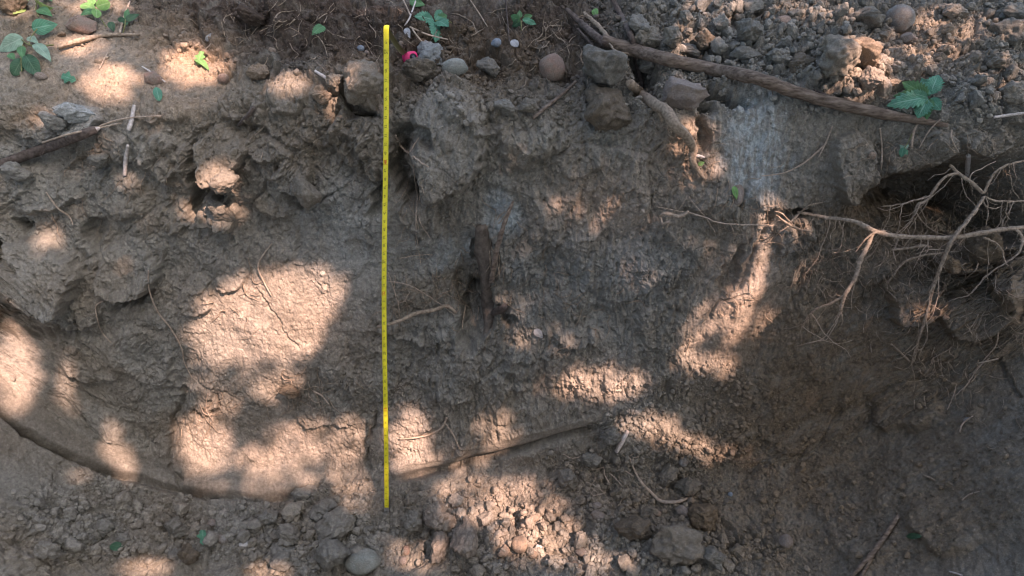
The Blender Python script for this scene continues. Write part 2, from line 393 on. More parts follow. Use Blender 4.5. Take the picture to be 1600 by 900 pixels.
# ------------------------------------------------------------------ materials
def newmat(name):
    m = bpy.data.materials.new(name); m.use_nodes = True
    nt = m.node_tree; b = nt.nodes['Principled BSDF']; b.inputs['Specular IOR Level'].default_value = .25
    return m, nt, b
def N(nt, t, **kw):
    n = nt.nodes.new(t)
    for k,v in kw.items():
        if k in n.inputs: n.inputs[k].default_value = v
        else: setattr(n,k,v)
    return n
def soil_material(name, source, scale=1.0, bump=1.0):
    m, nt, b = newmat(name)
    L = nt.links.new
    tc = N(nt,'ShaderNodeTexCoord')
    vec = tc.outputs['Object']
    if source == 'obj': vec = N(nt,'ShaderNodeNewGeometry').outputs['Position']
    if source == 'attr': c0 = N(nt,'ShaderNodeAttribute', attribute_name='tint').outputs['Color']
    else: c0 = N(nt,'ShaderNodeObjectInfo').outputs['Color']
    def nz(s, d=3.0, r=.6):
        n = N(nt,'ShaderNodeTexNoise'); n.inputs['Scale'].default_value = s*scale; n.inputs['Detail'].default_value = d; n.inputs['Roughness'].default_value = r
        L(vec, n.inputs['Vector']); return n.outputs['Fac']
    a = nz(90,4); c = nz(430,3,.75)
    mr = N(nt,'ShaderNodeMapRange'); L(a, mr.inputs[0]); mr.inputs[1].default_value=.3; mr.inputs[2].default_value=.7; mr.inputs[3].default_value=.74; mr.inputs[4].default_value=1.26
    mr2 = N(nt,'ShaderNodeMapRange'); L(c, mr2.inputs[0]); mr2.inputs[1].default_value=.3; mr2.inputs[2].default_value=.7; mr2.inputs[3].default_value=.52; mr2.inputs[4].default_value=1.48
    mu = N(nt,'ShaderNodeMath', operation='MULTIPLY'); L(mr.outputs[0],mu.inputs[0]); L(mr2.outputs[0],mu.inputs[1])
    vm = N(nt,'ShaderNodeVectorMath', operation='SCALE'); L(c0, vm.inputs[0]); L(mu.outputs[0], vm.inputs['Scale'])
    # mineral specks
    vo = N(nt,'ShaderNodeTexVoronoi'); vo.inputs['Scale'].default_value = 260*scale; L(vec, vo.inputs['Vector'])
    sp = N(nt,'ShaderNodeMath', operation='LESS_THAN'); L(vo.outputs['Distance'], sp.inputs[0]); sp.inputs[1].default_value=.17
    wn2 = N(nt,'ShaderNodeSeparateColor'); L(vo.outputs['Color'], wn2.inputs[0])
    g = N(nt,'ShaderNodeMath', operation='GREATER_THAN'); L(wn2.outputs[0], g.inputs[0]); g.inputs[1].default_value=.8
    mm = N(nt,'ShaderNodeMath', operation='MULTIPLY'); L(sp.outputs[0],mm.inputs[0]); L(g.outputs[0],mm.inputs[1])
    mx = N(nt,'ShaderNodeMix', data_type='RGBA'); L(mm.outputs[0], mx.inputs[0]); L(vm.outputs[0], mx.inputs[6]); mx.inputs[7].default_value=(.42,.38,.34,1)
    L(mx.outputs[2], b.inputs['Base Color'])
    b.inputs['Roughness'].default_value = .93; b.inputs['Specular IOR Level'].default_value = .18
    vg = N(nt,'ShaderNodeTexVoronoi'); vg.inputs['Scale'].default_value = 330*scale; L(vec, vg.inputs['Vector'])
    bg_ = N(nt,'ShaderNodeBump', invert=True); bg_.inputs['Distance'].default_value=.0014/scale; bg_.inputs['Strength'].default_value=.5; L(vg.outputs['Distance'], bg_.inputs['Height'])
    b1 = N(nt,'ShaderNodeBump'); b1.inputs['Distance'].default_value=.004/scale*bump; b1.inputs['Strength'].default_value=.55; L(nz(190,4,.65), b1.inputs['Height']); L(bg_.outputs[0], b1.inputs['Normal'])
    b2 = N(nt,'ShaderNodeBump'); b2.inputs['Distance'].default_value=.0016/scale*bump; b2.inputs['Strength'].default_value=.6; L(nz(650,2,.7), b2.inputs['Height']); L(b1.outputs[0], b2.inputs['Normal'])
    L(b2.outputs[0], b.inputs['Normal'])
    return m
M_SOIL = soil_material('soil','attr')
M_CLOD = soil_material('clod_soil','obj', 1.0, 1.0)
M_CRUMB = soil_material('crumb_soil','attr')

def simple_noise_mat(name, c1, c2, scale, rough=.8, bump=.3, dist=.001, stretch=None, objcol=False, spec=.25):
    m, nt, b = newmat(name); L = nt.links.new
    tc = N(nt,'ShaderNodeTexCoord'); v = tc.outputs['Object']
    if stretch:
        mp = N(nt,'ShaderNodeMapping'); mp.inputs['Scale'].default_value = stretch; L(v, mp.inputs[0]); v = mp.outputs[0]
    n = N(nt,'ShaderNodeTexNoise'); n.inputs['Scale'].default_value=scale; n.inputs['Detail'].default_value=5; n.inputs['Roughness'].default_value=.65; L(v,n.inputs['Vector'])
    cr = N(nt,'ShaderNodeValToRGB'); cr.color_ramp.elements[0].position=.35; cr.color_ramp.elements[1].position=.66
    cr.color_ramp.elements[0].color=(*c1,1); cr.color_ramp.elements[1].color=(*c2,1); L(n.outputs['Fac'],cr.inputs[0])
    L(cr.outputs[0], b.inputs['Base Color']); b.inputs['Roughness'].default_value=rough; b.inputs['Specular IOR Level'].default_value=spec
    bp = N(nt,'ShaderNodeBump'); bp.inputs['Strength'].default_value=bump; bp.inputs['Distance'].default_value=dist; L(n.outputs['Fac'],bp.inputs['Height']); L(bp.outputs[0], b.inputs['Normal'])
    return m
M_BARK = simple_noise_mat('root_bark',(.085,.062,.045),(.27,.215,.165),120,.9,1.0,.005,(.25,1,1))
M_ROT = simple_noise_mat('rotten_wood',(.075,.06,.046),(.19,.158,.125),45,.95,.9,.006)
M_BARKD = simple_noise_mat('dark_bark',(.055,.042,.034),(.16,.13,.11),90,.9,.8,.003)
M_PALEROOT = simple_noise_mat('pale_root',(.17,.13,.09),(.42,.34,.25),120,.8,.6,.0015)
M_FINE = simple_noise_mat('fine_root',(.27,.21,.15),(.50,.41,.32),160,.85,.4,.001)
M_WHITEWOOD = simple_noise_mat('peeled_wood',(.42,.37,.32),(.66,.61,.56),120,.8,.4,.001)
M_STEM = simple_noise_mat('green_stem',(.12,.13,.05),(.24,.25,.11),120,.7,.3,.001)

def rock_mat(name, c1, c2, dust=.85):
    m, nt, b = newmat(name); L = nt.links.new
    tc = N(nt,'ShaderNodeTexCoord'); v=tc.outputs['Object']
    n = N(nt,'ShaderNodeTexNoise'); n.inputs['Scale'].default_value=1.6; n.inputs['Detail'].default_value=6; n.inputs['Roughness'].default_value=.65; L(v,n.inputs['Vector'])
    n2 = N(nt,'ShaderNodeTexNoise'); n2.inputs['Scale'].default_value=18; n2.inputs['Detail'].default_value=3; L(v,n2.inputs['Vector'])
    ad = N(nt,'ShaderNodeMath', operation='ADD'); L(n.outputs['Fac'],ad.inputs[0]); L(n2.outputs['Fac'],ad.inputs[1])
    mr = N(nt,'ShaderNodeMapRange'); L(ad.outputs[0],mr.inputs[0]); mr.inputs[1].default_value=.75; mr.inputs[2].default_value=1.25
    mx = N(nt,'ShaderNodeMix', data_type='RGBA'); L(mr.outputs[0],mx.inputs[0]); mx.inputs[6].default_value=(*c1,1); mx.inputs[7].default_value=(*c2,1)
    gp = N(nt,'ShaderNodeNewGeometry'); nd = N(nt,'ShaderNodeTexNoise'); nd.inputs['Scale'].default_value=38; nd.inputs['Detail'].default_value=5; nd.inputs['Roughness'].default_value=.7; L(gp.outputs['Position'],nd.inputs['Vector'])
    md = N(nt,'ShaderNodeMapRange'); L(nd.outputs['Fac'],md.inputs[0]); md.inputs[1].default_value=.42; md.inputs[2].default_value=.58; md.inputs[4].default_value=dust
    ns = N(nt,'ShaderNodeTexNoise'); ns.inputs['Scale'].default_value=420; ns.inputs['Detail'].default_value=2; L(gp.outputs['Position'],ns.inputs['Vector'])
    mf = N(nt,'ShaderNodeMapRange'); L(ns.outputs['Fac'],mf.inputs[0]); mf.inputs[1].default_value=.3; mf.inputs[2].default_value=.7; mf.inputs[3].default_value=.6; mf.inputs[4].default_value=1.25
    bsum = N(nt,'ShaderNodeMath', operation='ADD'); L(nd.outputs['Fac'],bsum.inputs[0]); L(ns.outputs['Fac'],bsum.inputs[1])
    dm = N(nt,'ShaderNodeMix', data_type='RGBA'); L(md.outputs[0],dm.inputs[0]); L(mx.outputs[2],dm.inputs[6]); dm.inputs[7].default_value=(.225,.185,.145,1)
    sv = N(nt,'ShaderNodeVectorMath', operation='SCALE'); L(dm.outputs[2],sv.inputs[0]); L(mf.outputs[0],sv.inputs['Scale'])
    L(sv.outputs[0], b.inputs['Base Color']); b.inputs['Roughness'].default_value=.88
    bp = N(nt,'ShaderNodeBump'); bp.inputs['Strength'].default_value=.8; bp.inputs['Distance'].default_value=.0025; L(bsum.outputs[0],bp.inputs['Height']); L(bp.outputs[0],b.inputs['Normal'])
    return m
M_ROCK = {'grey':rock_mat('grey_stone',(.17,.165,.15),(.33,.33,.31)),'green':rock_mat('greenish_stone',(.20,.215,.185),(.36,.38,.335),.35),
          'brown':rock_mat('brown_stone',(.20,.13,.10),(.33,.23,.175)),'pale':rock_mat('pale_stone',(.42,.41,.38),(.62,.61,.58),.1),
          'blue':rock_mat('bluish_stone',(.17,.21,.25),(.32,.37,.42),.2),'tan':rock_mat('tan_stone',(.26,.19,.13),(.37,.28,.20)),
          'dusty':rock_mat('dusty_stone',(.20,.17,.145),(.31,.27,.235))}

def leaf_mat(name, col, vein, rough=.55):
    m, nt, b = newmat(name); L = nt.links.new
    uv = N(nt,'ShaderNodeUVMap'); uv.uv_map='leaf'
    sp = N(nt,'ShaderNodeSeparateXYZ'); L(uv.outputs[0], sp.inputs[0])
    # u across (-1..1), v along 0..1 : side veins slant forward
    ab = N(nt,'ShaderNodeMath', operation='ABSOLUTE'); L(sp.outputs[0],ab.inputs[0])
    m1 = N(nt,'ShaderNodeMath', operation='MULTIPLY'); L(ab.outputs[0],m1.inputs[0]); m1.inputs[1].default_value=-.35
    a1 = N(nt,'ShaderNodeMath', operation='ADD'); L(sp.outputs[1],a1.inputs[0]); L(m1.outputs[0],a1.inputs[1])
    m2 = N(nt,'ShaderNodeMath', operation='MULTIPLY'); L(a1.outputs[0],m2.inputs[0]); m2.inputs[1].default_value=8.0
    fr_ = N(nt,'ShaderNodeMath', operation='FRACT'); L(m2.outputs[0],fr_.inputs[0])
    lt = N(nt,'ShaderNodeMath', operation='LESS_THAN'); L(fr_.outputs[0],lt.inputs[0]); lt.inputs[1].default_value=.13
    lm = N(nt,'ShaderNodeMath', operation='LESS_THAN'); L(ab.outputs[0],lm.inputs[0]); lm.inputs[1].default_value=.06
    mxx = N(nt,'ShaderNodeMath', operation='MAXIMUM'); L(lt.outputs[0],mxx.inputs[0]); L(lm.outputs[0],mxx.inputs[1])
    tc = N(nt,'ShaderNodeTexCoord'); n = N(nt,'ShaderNodeTexNoise'); n.inputs['Scale'].default_value=60; n.inputs['Detail'].default_value=4; L(tc.outputs['Object'],n.inputs['Vector'])
    mr = N(nt,'ShaderNodeMapRange'); L(n.outputs['Fac'],mr.inputs[0]); mr.inputs[1].default_value=.3; mr.inputs[2].default_value=.7; mr.inputs[3].default_value=.7; mr.inputs[4].default_value=1.25
    sc_ = N(nt,'ShaderNodeVectorMath', operation='SCALE'); sc_.inputs[0].default_value=col; L(mr.outputs[0],sc_.inputs['Scale'])
    mx = N(nt,'ShaderNodeMix', data_type='RGBA'); mk = N(nt,'ShaderNodeMath', operation='MULTIPLY'); L(mxx.outputs[0],mk.inputs[0]); mk.inputs[1].default_value=.8
    L(mk.outputs[0],mx.inputs[0]); L(sc_.outputs[0],mx.inputs[6]); mx.inputs[7].default_value=(*vein,1)
    L(mx.outputs[2], b.inputs['Base Color']); b.inputs['Roughness'].default_value=rough; b.inputs['Specular IOR Level'].default_value=.4
    tr = N(nt,'ShaderNodeBsdfTranslucent'); L(mx.outputs[2],tr.inputs['Color'])
    ms = N(nt,'ShaderNodeMixShader'); ms.inputs[0].default_value=.25; out = nt.nodes['Material Output']
    L(b.outputs[0],ms.inputs[1]); L(tr.outputs[0],ms.inputs[2]); L(ms.outputs[0],out.inputs[0])
    bp = N(nt,'ShaderNodeBump'); bp.inputs['Strength'].default_value=.4; bp.inputs['Distance'].default_value=.001; L(mxx.outputs[0],bp.inputs['Height']); L(bp.outputs[0],b.inputs['Normal'])
    return m
M_LEAF = {'teal':leaf_mat('teal_green_leaf',(.085,.26,.15),(.26,.46,.34)),'pale':leaf_mat('pale_green_leaf',(.24,.36,.26),(.36,.47,.36)),  # teal includes the blue cast of sky on shaded leaves
          'fresh':leaf_mat('fresh_green_leaf',(.17,.36,.10),(.35,.50,.24)),'dark':leaf_mat('dark_green_leaf',(.045,.11,.055),(.11,.20,.11)),
          'lime':leaf_mat('lime_leaf',(.30,.42,.12),(.42,.5,.25)),'dry':leaf_mat('dry_pale_leaf',(.46,.46,.45),(.6,.6,.58)),'green':leaf_mat('green_leaf',(.09,.22,.085),(.18,.34,.17))}

# ------------------------------------------------------------------ terrain objects: three sheets of one surface
nrm_flat = NF.reshape(-1,3)
if nrm_flat[idx[NR//2,NC//2]][1] > 0: nrm_flat = -nrm_flat
colflat = np.concatenate([colr.reshape(-1,3), np.ones((NR*NC,1),np.float32)],1)
q = quads.reshape(-1,4)
a = ter_v[q[0,0]]; 
def tri_n(f): 
    return np.cross(ter_v[f[1]]-ter_v[f[0]], ter_v[f[2]]-ter_v[f[0]])
if np.dot(tri_n(q[(NR//2)*(NC-1)+NC//2]), nrm_flat[q[(NR//2)*(NC-1)+NC//2][0]]) < 0: q = q[:,::-1].copy()
# which sheet a face belongs to
edge = np.array([(-3000,150),(0,150),(150,180),(300,185),(450,165),(540,110),(620,130),(700,120),(800,130),(900,110),(980,150),(1060,180),(1110,165),(1200,150),(1300,175),(1480,200),(1600,215),(4600,215)],float)
ey = np.interp(px, edge[:,0], edge[:,1])+w2y*8
cyy = np.interp(px, np.append(curve[:,0],[1400,1600]), np.append(curve[:,1],[560,520]))+w1y*6
floorlike = (FW < 1.15)
lab = np.where(py < ey, 0, np.where((py < cyy)&(~floorlike), 1, 2))
lab = np.where(FW > 2.0, 0, lab); lab = np.where(FW < 0.3, 2, lab)
labf = lab.reshape(-1)[q[:,0]]
def sheet(name, k):
    f = q[labf==k]; used, inv = np.unique(f, return_inverse=True)
    f2 = inv.reshape(-1,4).astype(np.int32)
    me = bpy.data.meshes.new(name)
    me.vertices.add(len(used)); me.vertices.foreach_set('co', ter_v[used].ravel())
    me.loops.add(len(f2)*4); me.loops.foreach_set('vertex_index', f2.ravel())
    me.polygons.add(len(f2)); me.polygons.foreach_set('loop_start', np.arange(len(f2),dtype=np.int32)*4)
    me.update(calc_edges=True)
    me.polygons.foreach_set('use_smooth', np.ones(len(f2),bool))
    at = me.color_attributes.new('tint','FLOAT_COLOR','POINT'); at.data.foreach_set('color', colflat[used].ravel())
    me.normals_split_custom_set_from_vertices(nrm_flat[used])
    me.materials.append(M_SOIL)
    return put(name, me)
tag(sheet('ground',0),'dug-up brown topsoil ground above the edge of the pit','ground',kind='structure')
tag(sheet('pit_wall',1),'steep grey brown soil face of the pit with cracks and scrape marks','soil face',kind='structure')
tag(sheet('pit_floor',2),'bottom of the pit and its sloping dark right-hand side','ground',kind='structure')

# ray casting against the finished soil, and against its smooth base
sub = slice(None,None,2)
gi = np.where((np.abs(xcol)<3.2))[0][sub]; gj = np.where((fr>-.3)&(fr<4.5))[0][sub]
def bvh_of(P3):
    G = P3[np.ix_(gj,gi)]; n,m_ = G.shape[:2]; id_ = np.arange(n*m_).reshape(n,m_)
    fs = np.stack([id_[:-1,:-1],id_[:-1,1:],id_[1:,1:],id_[1:,:-1]],-1).reshape(-1,4)
    return BVHTree.FromPolygons(G.reshape(-1,3).tolist(), fs.tolist())
BV = bvh_of(P)
gi = np.where((np.abs(xcol)<6))[0][::12]; gj = np.where((fr>-2)&(fr<6.5))[0][::8]
BVB = bvh_of(PX3)
def hit(px_, py_, base=False):
    d = ray(px_,py_).normalized()
    loc,n,i,t = (BVB if base else BV).ray_cast(CAM, d)
    if loc is None: loc = CAM+d*2.4; n = Vector((0,0,1)); t=2.4
    if n.dot(d) > 0: n = -n
    return loc, n, t
def depth_at(p): return (p-CAM).dot(FWD)
def at(px_,py_,off=0.0,base=False):
    """point off metres in front of the soil, on the line of sight of that photo pixel"""
    loc,n,t = hit(px_,py_,base); return loc-ray(px_,py_).normalized()*off
def pxm(p): return depth_at(p)/F      # metres per photo pixel there
colgrid_py = py; 
kx = np.clip(((np.arange(1600)+.5)),0,1599)
def tint_at(p):
    """soil colour near a world point"""
    j = int(np.argmin(np.abs(fr-(p.y-CAM.y)))) if False else None
    i = int(np.clip(np.searchsorted(xcol, p.x),0,NC-1))
    colz = P[:,i,1]; colzz = P[:,i,2]
    j = int(np.argmin((colz-p.y)**2+(colzz-p.z)**2))
    return colr[j,i]

# ------------------------------------------------------------------ TREE outside the frame: its leaves let the sun through in patches
LIT = [(128,72,38,20,0,.8),(168,128,46,32,0,.9),(305,105,50,34,0,.95),(150,8,60,16,0,.8),(30,20,20,14,0,.4),(455,132,34,20,0,.85),(520,145,24,40,0,.5),(570,128,26,26,0,.35),
 (250,190,26,16,0,.45),(185,238,14,26,0,.5),(205,285,36,14,0,.5),(345,280,34,26,0,.9),(350,330,32,22,0,.8),(292,325,20,40,0,.6),(75,378,24,30,0,.7),
 (24,580,36,68,0,1),(105,600,17,45,0,.8),(3,350,8,34,0,.7),(60,185,30,12,0,.35),
 (405,500,115,72,-12,1),(345,540,50,36,0,.75),(480,440,55,34,0,.8),(430,600,45,28,0,.75),(330,600,40,22,0,.4),
 (172,690,18,34,10,.75),(196,726,17,28,0,.85),(125,742,18,10,0,.4),(318,692,44,48,0,.95),(405,722,44,30,0,.5),(480,690,60,34,0,.6),(545,700,32,50,0,.6),(555,775,40,36,0,.5),(390,762,90,12,0,.6),(350,632,36,16,0,.4),(470,735,60,20,0,.55),
 (640,690,36,52,0,.95),(780,672,40,34,0,.65),(945,600,66,28,0,.7),(840,608,36,14,0,.4),(860,528,66,20,0,.4),(820,470,40,18,0,.3),(880,600,30,20,0,.4),
 (1192,405,14,84,12,.95),(1160,485,34,56,25,1.0),(1112,568,50,17,5,.85),(1197,345,22,40,0,.95),(1090,520,24,60,30,.6),(1240,352,26,14,0,.8),(1128,480,14,44,35,.45),
 (965,335,50,26,0,.12),(1120,385,50,30,0,.1),(1010,420,40,40,0,.08),(1085,235,50,50,0,.4),(975,400,26,14,0,.2),(880,330,30,30,0,.12),
 (770,785,100,44,0,.65),(850,845,74,42,0,.75),(705,720,60,24,0,.4),(930,880,60,24,0,.5),(1068,690,110,17,14,.7),(1000,656,60,14,5,.65),(1135,720,46,16,10,.55),
 (1335,115,62,48,0,.85),(1265,22,60,24,0,.55),(1450,60,60,46,0,.4),(1110,20,46,26,0,.45),(1540,50,40,30,0,.3),(1070,70,40,30,0,.35),(1560,120,40,30,0,.25),
 (230,888,44,16,0,.95),(420,892,40,14,0,.8),(640,860,60,30,0,.35),(1440,492,50,20,0,.25),(1530,470,30,20,0,.25),(560,20,60,14,0,.2),(660,880,40,14,0,.5),
 (-120,500,80,120,0,.7),(1750,300,80,80,0,.5),(1800,700,90,60,0,.4),(-80,120,60,60,0,.6),(700,1010,160,40,0,.7),(1200,-60,120,30,0,.5),(300,-60,90,30,0,.6)]
def sun_px(px_,py_,off):
    p_ = at(px_,py_,off*.001,True); loc,n,i,t = BV.ray_cast(p_-SUN_DIR*.012,-SUN_DIR)
    if loc is None: return px_,py_
    r = loc-CAM; dep = r.dot(FWD); return 800+F*r.x/dep, 450-F*r.dot(UPV)/dep
for (a_,b_,o_) in [(1364,366,142),(1356,384,155),(1344,408,170),(1336,436,185),(1322,458,195),(1314,484,195),(1232,350,44),(1248,358,50),(1262,362,50)]:
    u_,v_ = sun_px(a_,b_,o_); LIT.append((u_,v_,10,12,0,.85))
LA = np.array(LIT, float)
def lit(px_, py_):
    c = np.cos(np.radians(LA[:,4])); s = np.sin(np.radians(LA[:,4]))
    u = ((px_-LA[:,0])*c+(py_-LA[:,1])*s)/(LA[:,2]-2); v = (-(px_-LA[:,0])*s+(py_-LA[:,1])*c)/(LA[:,3]-2)
    d = np.sqrt(u*u+v*v); w = np.clip((1.24-d)/.42,0,1)*LA[:,5]
    return float(1-np.prod(1-w))
def proj1(p):
    r = p-CAM; dep = r.dot(FWD)
    return 800+F*r.x/dep, 450-F*r.dot(UPV)/dep
CAN_D = 4.4
cc = Vector((0,-.35,-.25))+SUN_DIR*CAN_D
e1 = SUN_DIR.cross(Vector((0,0,1))).normalized(); e2 = e1.cross(SUN_DIR).normalized()
lv, lf = [], []
tmpl = [(-.5,0,0),(-.18,.33,.04),(.25,.28,.05),(.5,0,0),(.25,-.28,.05),(-.18,-.33,.04)]
HALF1, HALF2 = 2.25, 1.75
nleaf = 0
LAYERS = 6.0; LS = .044
area = 4*HALF1*HALF2; nl = int(area/(LS*LS*.36)*LAYERS)
for k in range(nl):
    a1 = random.uniform(-HALF1,HALF1); a2 = random.uniform(-HALF2,HALF2)
    Q = cc+e1*a1+e2*a2+SUN_DIR*random.uniform(-.3,.3)
    loc,n,i,t = BV.ray_cast(Q, -SUN_DIR)
    if loc is None: loc,n,i,t = BVB.ray_cast(Q, -SUN_DIR)
    if loc is None: continue
    u_, v_ = proj1(loc)
    T = lit(u_, v_)
    edge_r = max(abs(a1)/HALF1, abs(a2)/HALF2)
    keep = min(1.0, -math.log(max(T*.97,.003))/LAYERS) if T > .02 else 1.0
    if T > .8: keep *= .15
    if edge_r > .85 and random.random() > (1-edge_r)/.15: continue
    if random.random() > keep: continue
    nn = (SUN_DIR+Vector((random.gauss(0,.35),random.gauss(0,.35),random.gauss(0,.35)))).normalized()
    tx = nn.cross(Vector((random.gauss(0,1),random.gauss(0,1),random.gauss(0,1)))).normalized(); ty = nn.cross(tx)
    s_ = LS*random.uniform(.8,1.25); b0 = len(lv)
    for (x_,y_,z_) in tmpl: lv.append(Q+tx*(x_*s_)+ty*(y_*s_)+nn*(z_*s_))
    lf.append((b0,b0+1,b0+2,b0+3)); lf.append((b0,b0+3,b0+4,b0+5)); nleaf += 1
print('canopy leaves', nleaf, 'of', nl)
def tube(pts, rad, n=8, jitter=0.0, wob=0.0, seed=1, cap=True, flat=1.0):
    """smooth tapered tube through points; returns verts, faces"""
    rnd = random.Random(seed)
    pts = [Vector(p) for p in pts]
    # catmull-rom resample
    res, rr = [], []
    for i in range(len(pts)-1):
        p0 = pts[max(i-1,0)]; p1=pts[i]; p2=pts[i+1]; p3=pts[min(i+2,len(pts)-1)]
        L = (p2-p1).length; k = max(2, min(14, int(L/max(.006, rad[i]*1.2))))
        for j in range(k):
            t=j/k; t2=t*t; t3=t2*t
            res.append(.5*((2*p1)+(p2-p0)*t+(2*p0-5*p1+4*p2-p3)*t2+(3*p1-p0-3*p2+p3)*t3)); rr.append(rad[i]+(rad[i+1]-rad[i])*t)
    res.append(pts[-1]); rr.append(rad[-1])
    if wob:
        for i in range(1,len(res)-1): res[i] = res[i]+Vector((rnd.gauss(0,wob),rnd.gauss(0,wob),rnd.gauss(0,wob)))
    v, f = [], []
    t = (res[1]-res[0]).normalized(); up = Vector((0,0,1)) if abs(t.z)<.9 else Vector((0,1,0)); nrm = t.cross(up).normalized()
    ang = [rnd.uniform(.8,1.18) for _ in range(n)]
    for i,p in enumerate(res):
        t = (res[min(i+1,len(res)-1)]-res[max(i-1,0)])
        t = t.normalized() if t.length>1e-9 else Vector((0,0,1))
        nrm = (nrm-t*nrm.dot(t)).normalized(); b = t.cross(nrm)
        r = rr[i]*(1+rnd.gauss(0,jitter))
        for k in range(n):
            a_ = 2*math.pi*k/n; q_ = r*ang[k]*(1+rnd.gauss(0,jitter*.6))
            v.append(p+nrm*(math.cos(a_)*q_)+b*(math.sin(a_)*q_*flat))
    for i in range(len(res)-1):
        for k in range(n):
            a_=i*n+k; b_=i*n+(k+1)%n; f.append((a_,b_,b_+n,a_+n))
    if cap: f.append(tuple(range(n))[::-1]); f.append(tuple(range((len(res)-1)*n,len(res)*n)))
    return v, f
def join(parts):
    v, f = [], []
    for a_,b_ in parts:
        o_ = len(v); v += a_; f += [tuple(i+o_ for i in q_) for q_ in b_]
    return v, f
tb = Vector((cc.x+2.6, cc.y-2.2, 0.12))
tree = empty('tree', tb); tag(tree,'leafy tree beyond the frame whose crown casts the dappled shade','tree')
MW = Matrix.Translation(-tb)
top = cc+Vector((1.2,-1.0,.3))
v_,f_ = tube([tb-Vector((0,0,.2)),tb+Vector((-.1,.1,1.6)),tb+Vector((-.35,.3,3.4)),top,top+Vector((-.2,.2,1.6))],[.17,.14,.11,.08,.02],12,.03)
put('trunk', mesh_from('trunk',[p-tb for p in v_],f_,M_BARKD), tree)
for k in range(9):
    p0 = tb+(top-tb)*(.62+.045*k); p3 = cc+e1*random.uniform(-1.6,1.6)+e2*random.uniform(-1.2,1.2)
    # limbs keep clear of the sunlit openings as far as possible
    best=None
    for _ in range(60):
        c_ = cc+e1*random.uniform(-1.9,1.9)+e2*random.uniform(-1.4,1.4)-SUN_DIR*random.uniform(-.2,.3); cost=0
        for t_ in (.3,.45,.6,.75,.9,1.0):
            w_ = p0.lerp(c_,t_); loc,n,i,t = BVB.ray_cast(w_,-SUN_DIR)
            if loc is not None: cost += lit(*proj1(loc))*(1.3-t_)
        if best is None or cost<best[0]: best=(cost,c_)
    p3=best[1]
    v_,f_ = tube([p0,p0.lerp(p3,.4)+Vector((0,0,.12)),p0.lerp(p3,.75)+Vector((0,0,.08)),p3],[.035,.022,.012,.004],7,.03,seed=k)
    put('limb', mesh_from('limb',[p-tb for p in v_],f_,M_BARKD), tree)
M_CROWN, nt_, b_ = newmat('crown_leaf'); b_.inputs['Base Color'].default_value=(.06,.11,.035,1); b_.inputs['Roughness'].default_value=.6
put('crown', mesh_from('crown',[p-tb for p in lv],lf,M_CROWN,False), tree)

# unseen woodland added round the pit to block the low sky
fv, ff = [], []
for k in range(12000):
    a_ = random.uniform(0,2*math.pi); r_ = random.uniform(8.5,11); z_ = random.uniform(.2,13.0)
    lim_ = 6.8+5.6*max(0,math.cos(a_-R(215)))          # raised to the left and behind the viewer for directional skylight
    if z_ > lim_ or (z_ > lim_-1 and random.random() < .5): continue
    c_ = Vector((r_*math.cos(a_), r_*math.sin(a_)+1.0, z_)); s_ = random.uniform(.2,.42)
    t1 = Vector((random.gauss(0,1),random.gauss(0,1),random.gauss(0,1))).normalized(); t2 = t1.orthogonal().normalized(); b0=len(fv)
    fv += [c_-t1*s_, c_-t2*s_*.6, c_+t1*s_, c_+t2*s_*.6]; ff.append((b0,b0+1,b0+2,b0+3))
tag(put('woodland', mesh_from('woodland',fv,ff,M_CROWN,False)),'leafy woodland added unseen beyond the frame to block the low sky','woodland',kind='stuff')

# ------------------------------------------------------------------ CLODS
def ico(sub_):
    bm = bmesh.new(); bmesh.ops.create_icosphere(bm, subdivisions=sub_, radius=1)
    v = np.array([x.co[:] for x in bm.verts],np.float32); f = np.array([[y.index for y in x.verts] for x in bm.faces],np.int32); bm.free(); return v, f
def clod_shape(sub_, seed, cuts=9, n1=.16, n2=.08, n3=.03):
    r = random.Random(seed); v,f = ico(sub_); v = v.copy()
    sc_ = np.array([r.uniform(.8,1.15),r.uniform(.7,1.0),r.uniform(.55,.85)])
    for k in range(cuts):
        n_ = np.array([r.gauss(0,1) for _ in range(3)]); n_/=np.linalg.norm(n_); o_ = r.uniform(.48,.85)
        d = v@n_-o_; v -= np.maximum(d,0)[:,None]*n_*.92
    out = np.empty_like(v)
    for i,p in enumerate(v):
        q_ = Vector(p)+Vector((seed*3.1,0,0)); d = Vector(ico_n(p))
        h = mnoise.fractal(q_*1.6,1.0,2.0,3)*n1+ (mnoise.turbulence(q_*4.5,3,False)-.5)*n2*1.4 + mnoise.noise(q_*15)*n3
        out[i] = np.array(p)+np.array(d)*h
    return (out*sc_).astype(np.float32), f
def ico_n(p):
    l = math.sqrt(float(p[0]**2+p[1]**2+p[2]**2))+1e-9; return (p[0]/l,p[1]/l,p[2]/l)
def center_mesh(v): return v-(v.max(0)+v.min(0))/2
BIG = []; 
for k in range(7):
    v_,f_ = clod_shape(5,k+1,14,.16,.07,.014); BIG.append(mesh_from('soil_clod',center_mesh(v_)/1.0,f_,M_CLOD))
SMALL = []
for k in range(10):
    v_,f_ = clod_shape(4,k+31,13,.14,.08,.02); SMALL.append(mesh_from('soil_clod',center_mesh(v_),f_,M_CLOD))
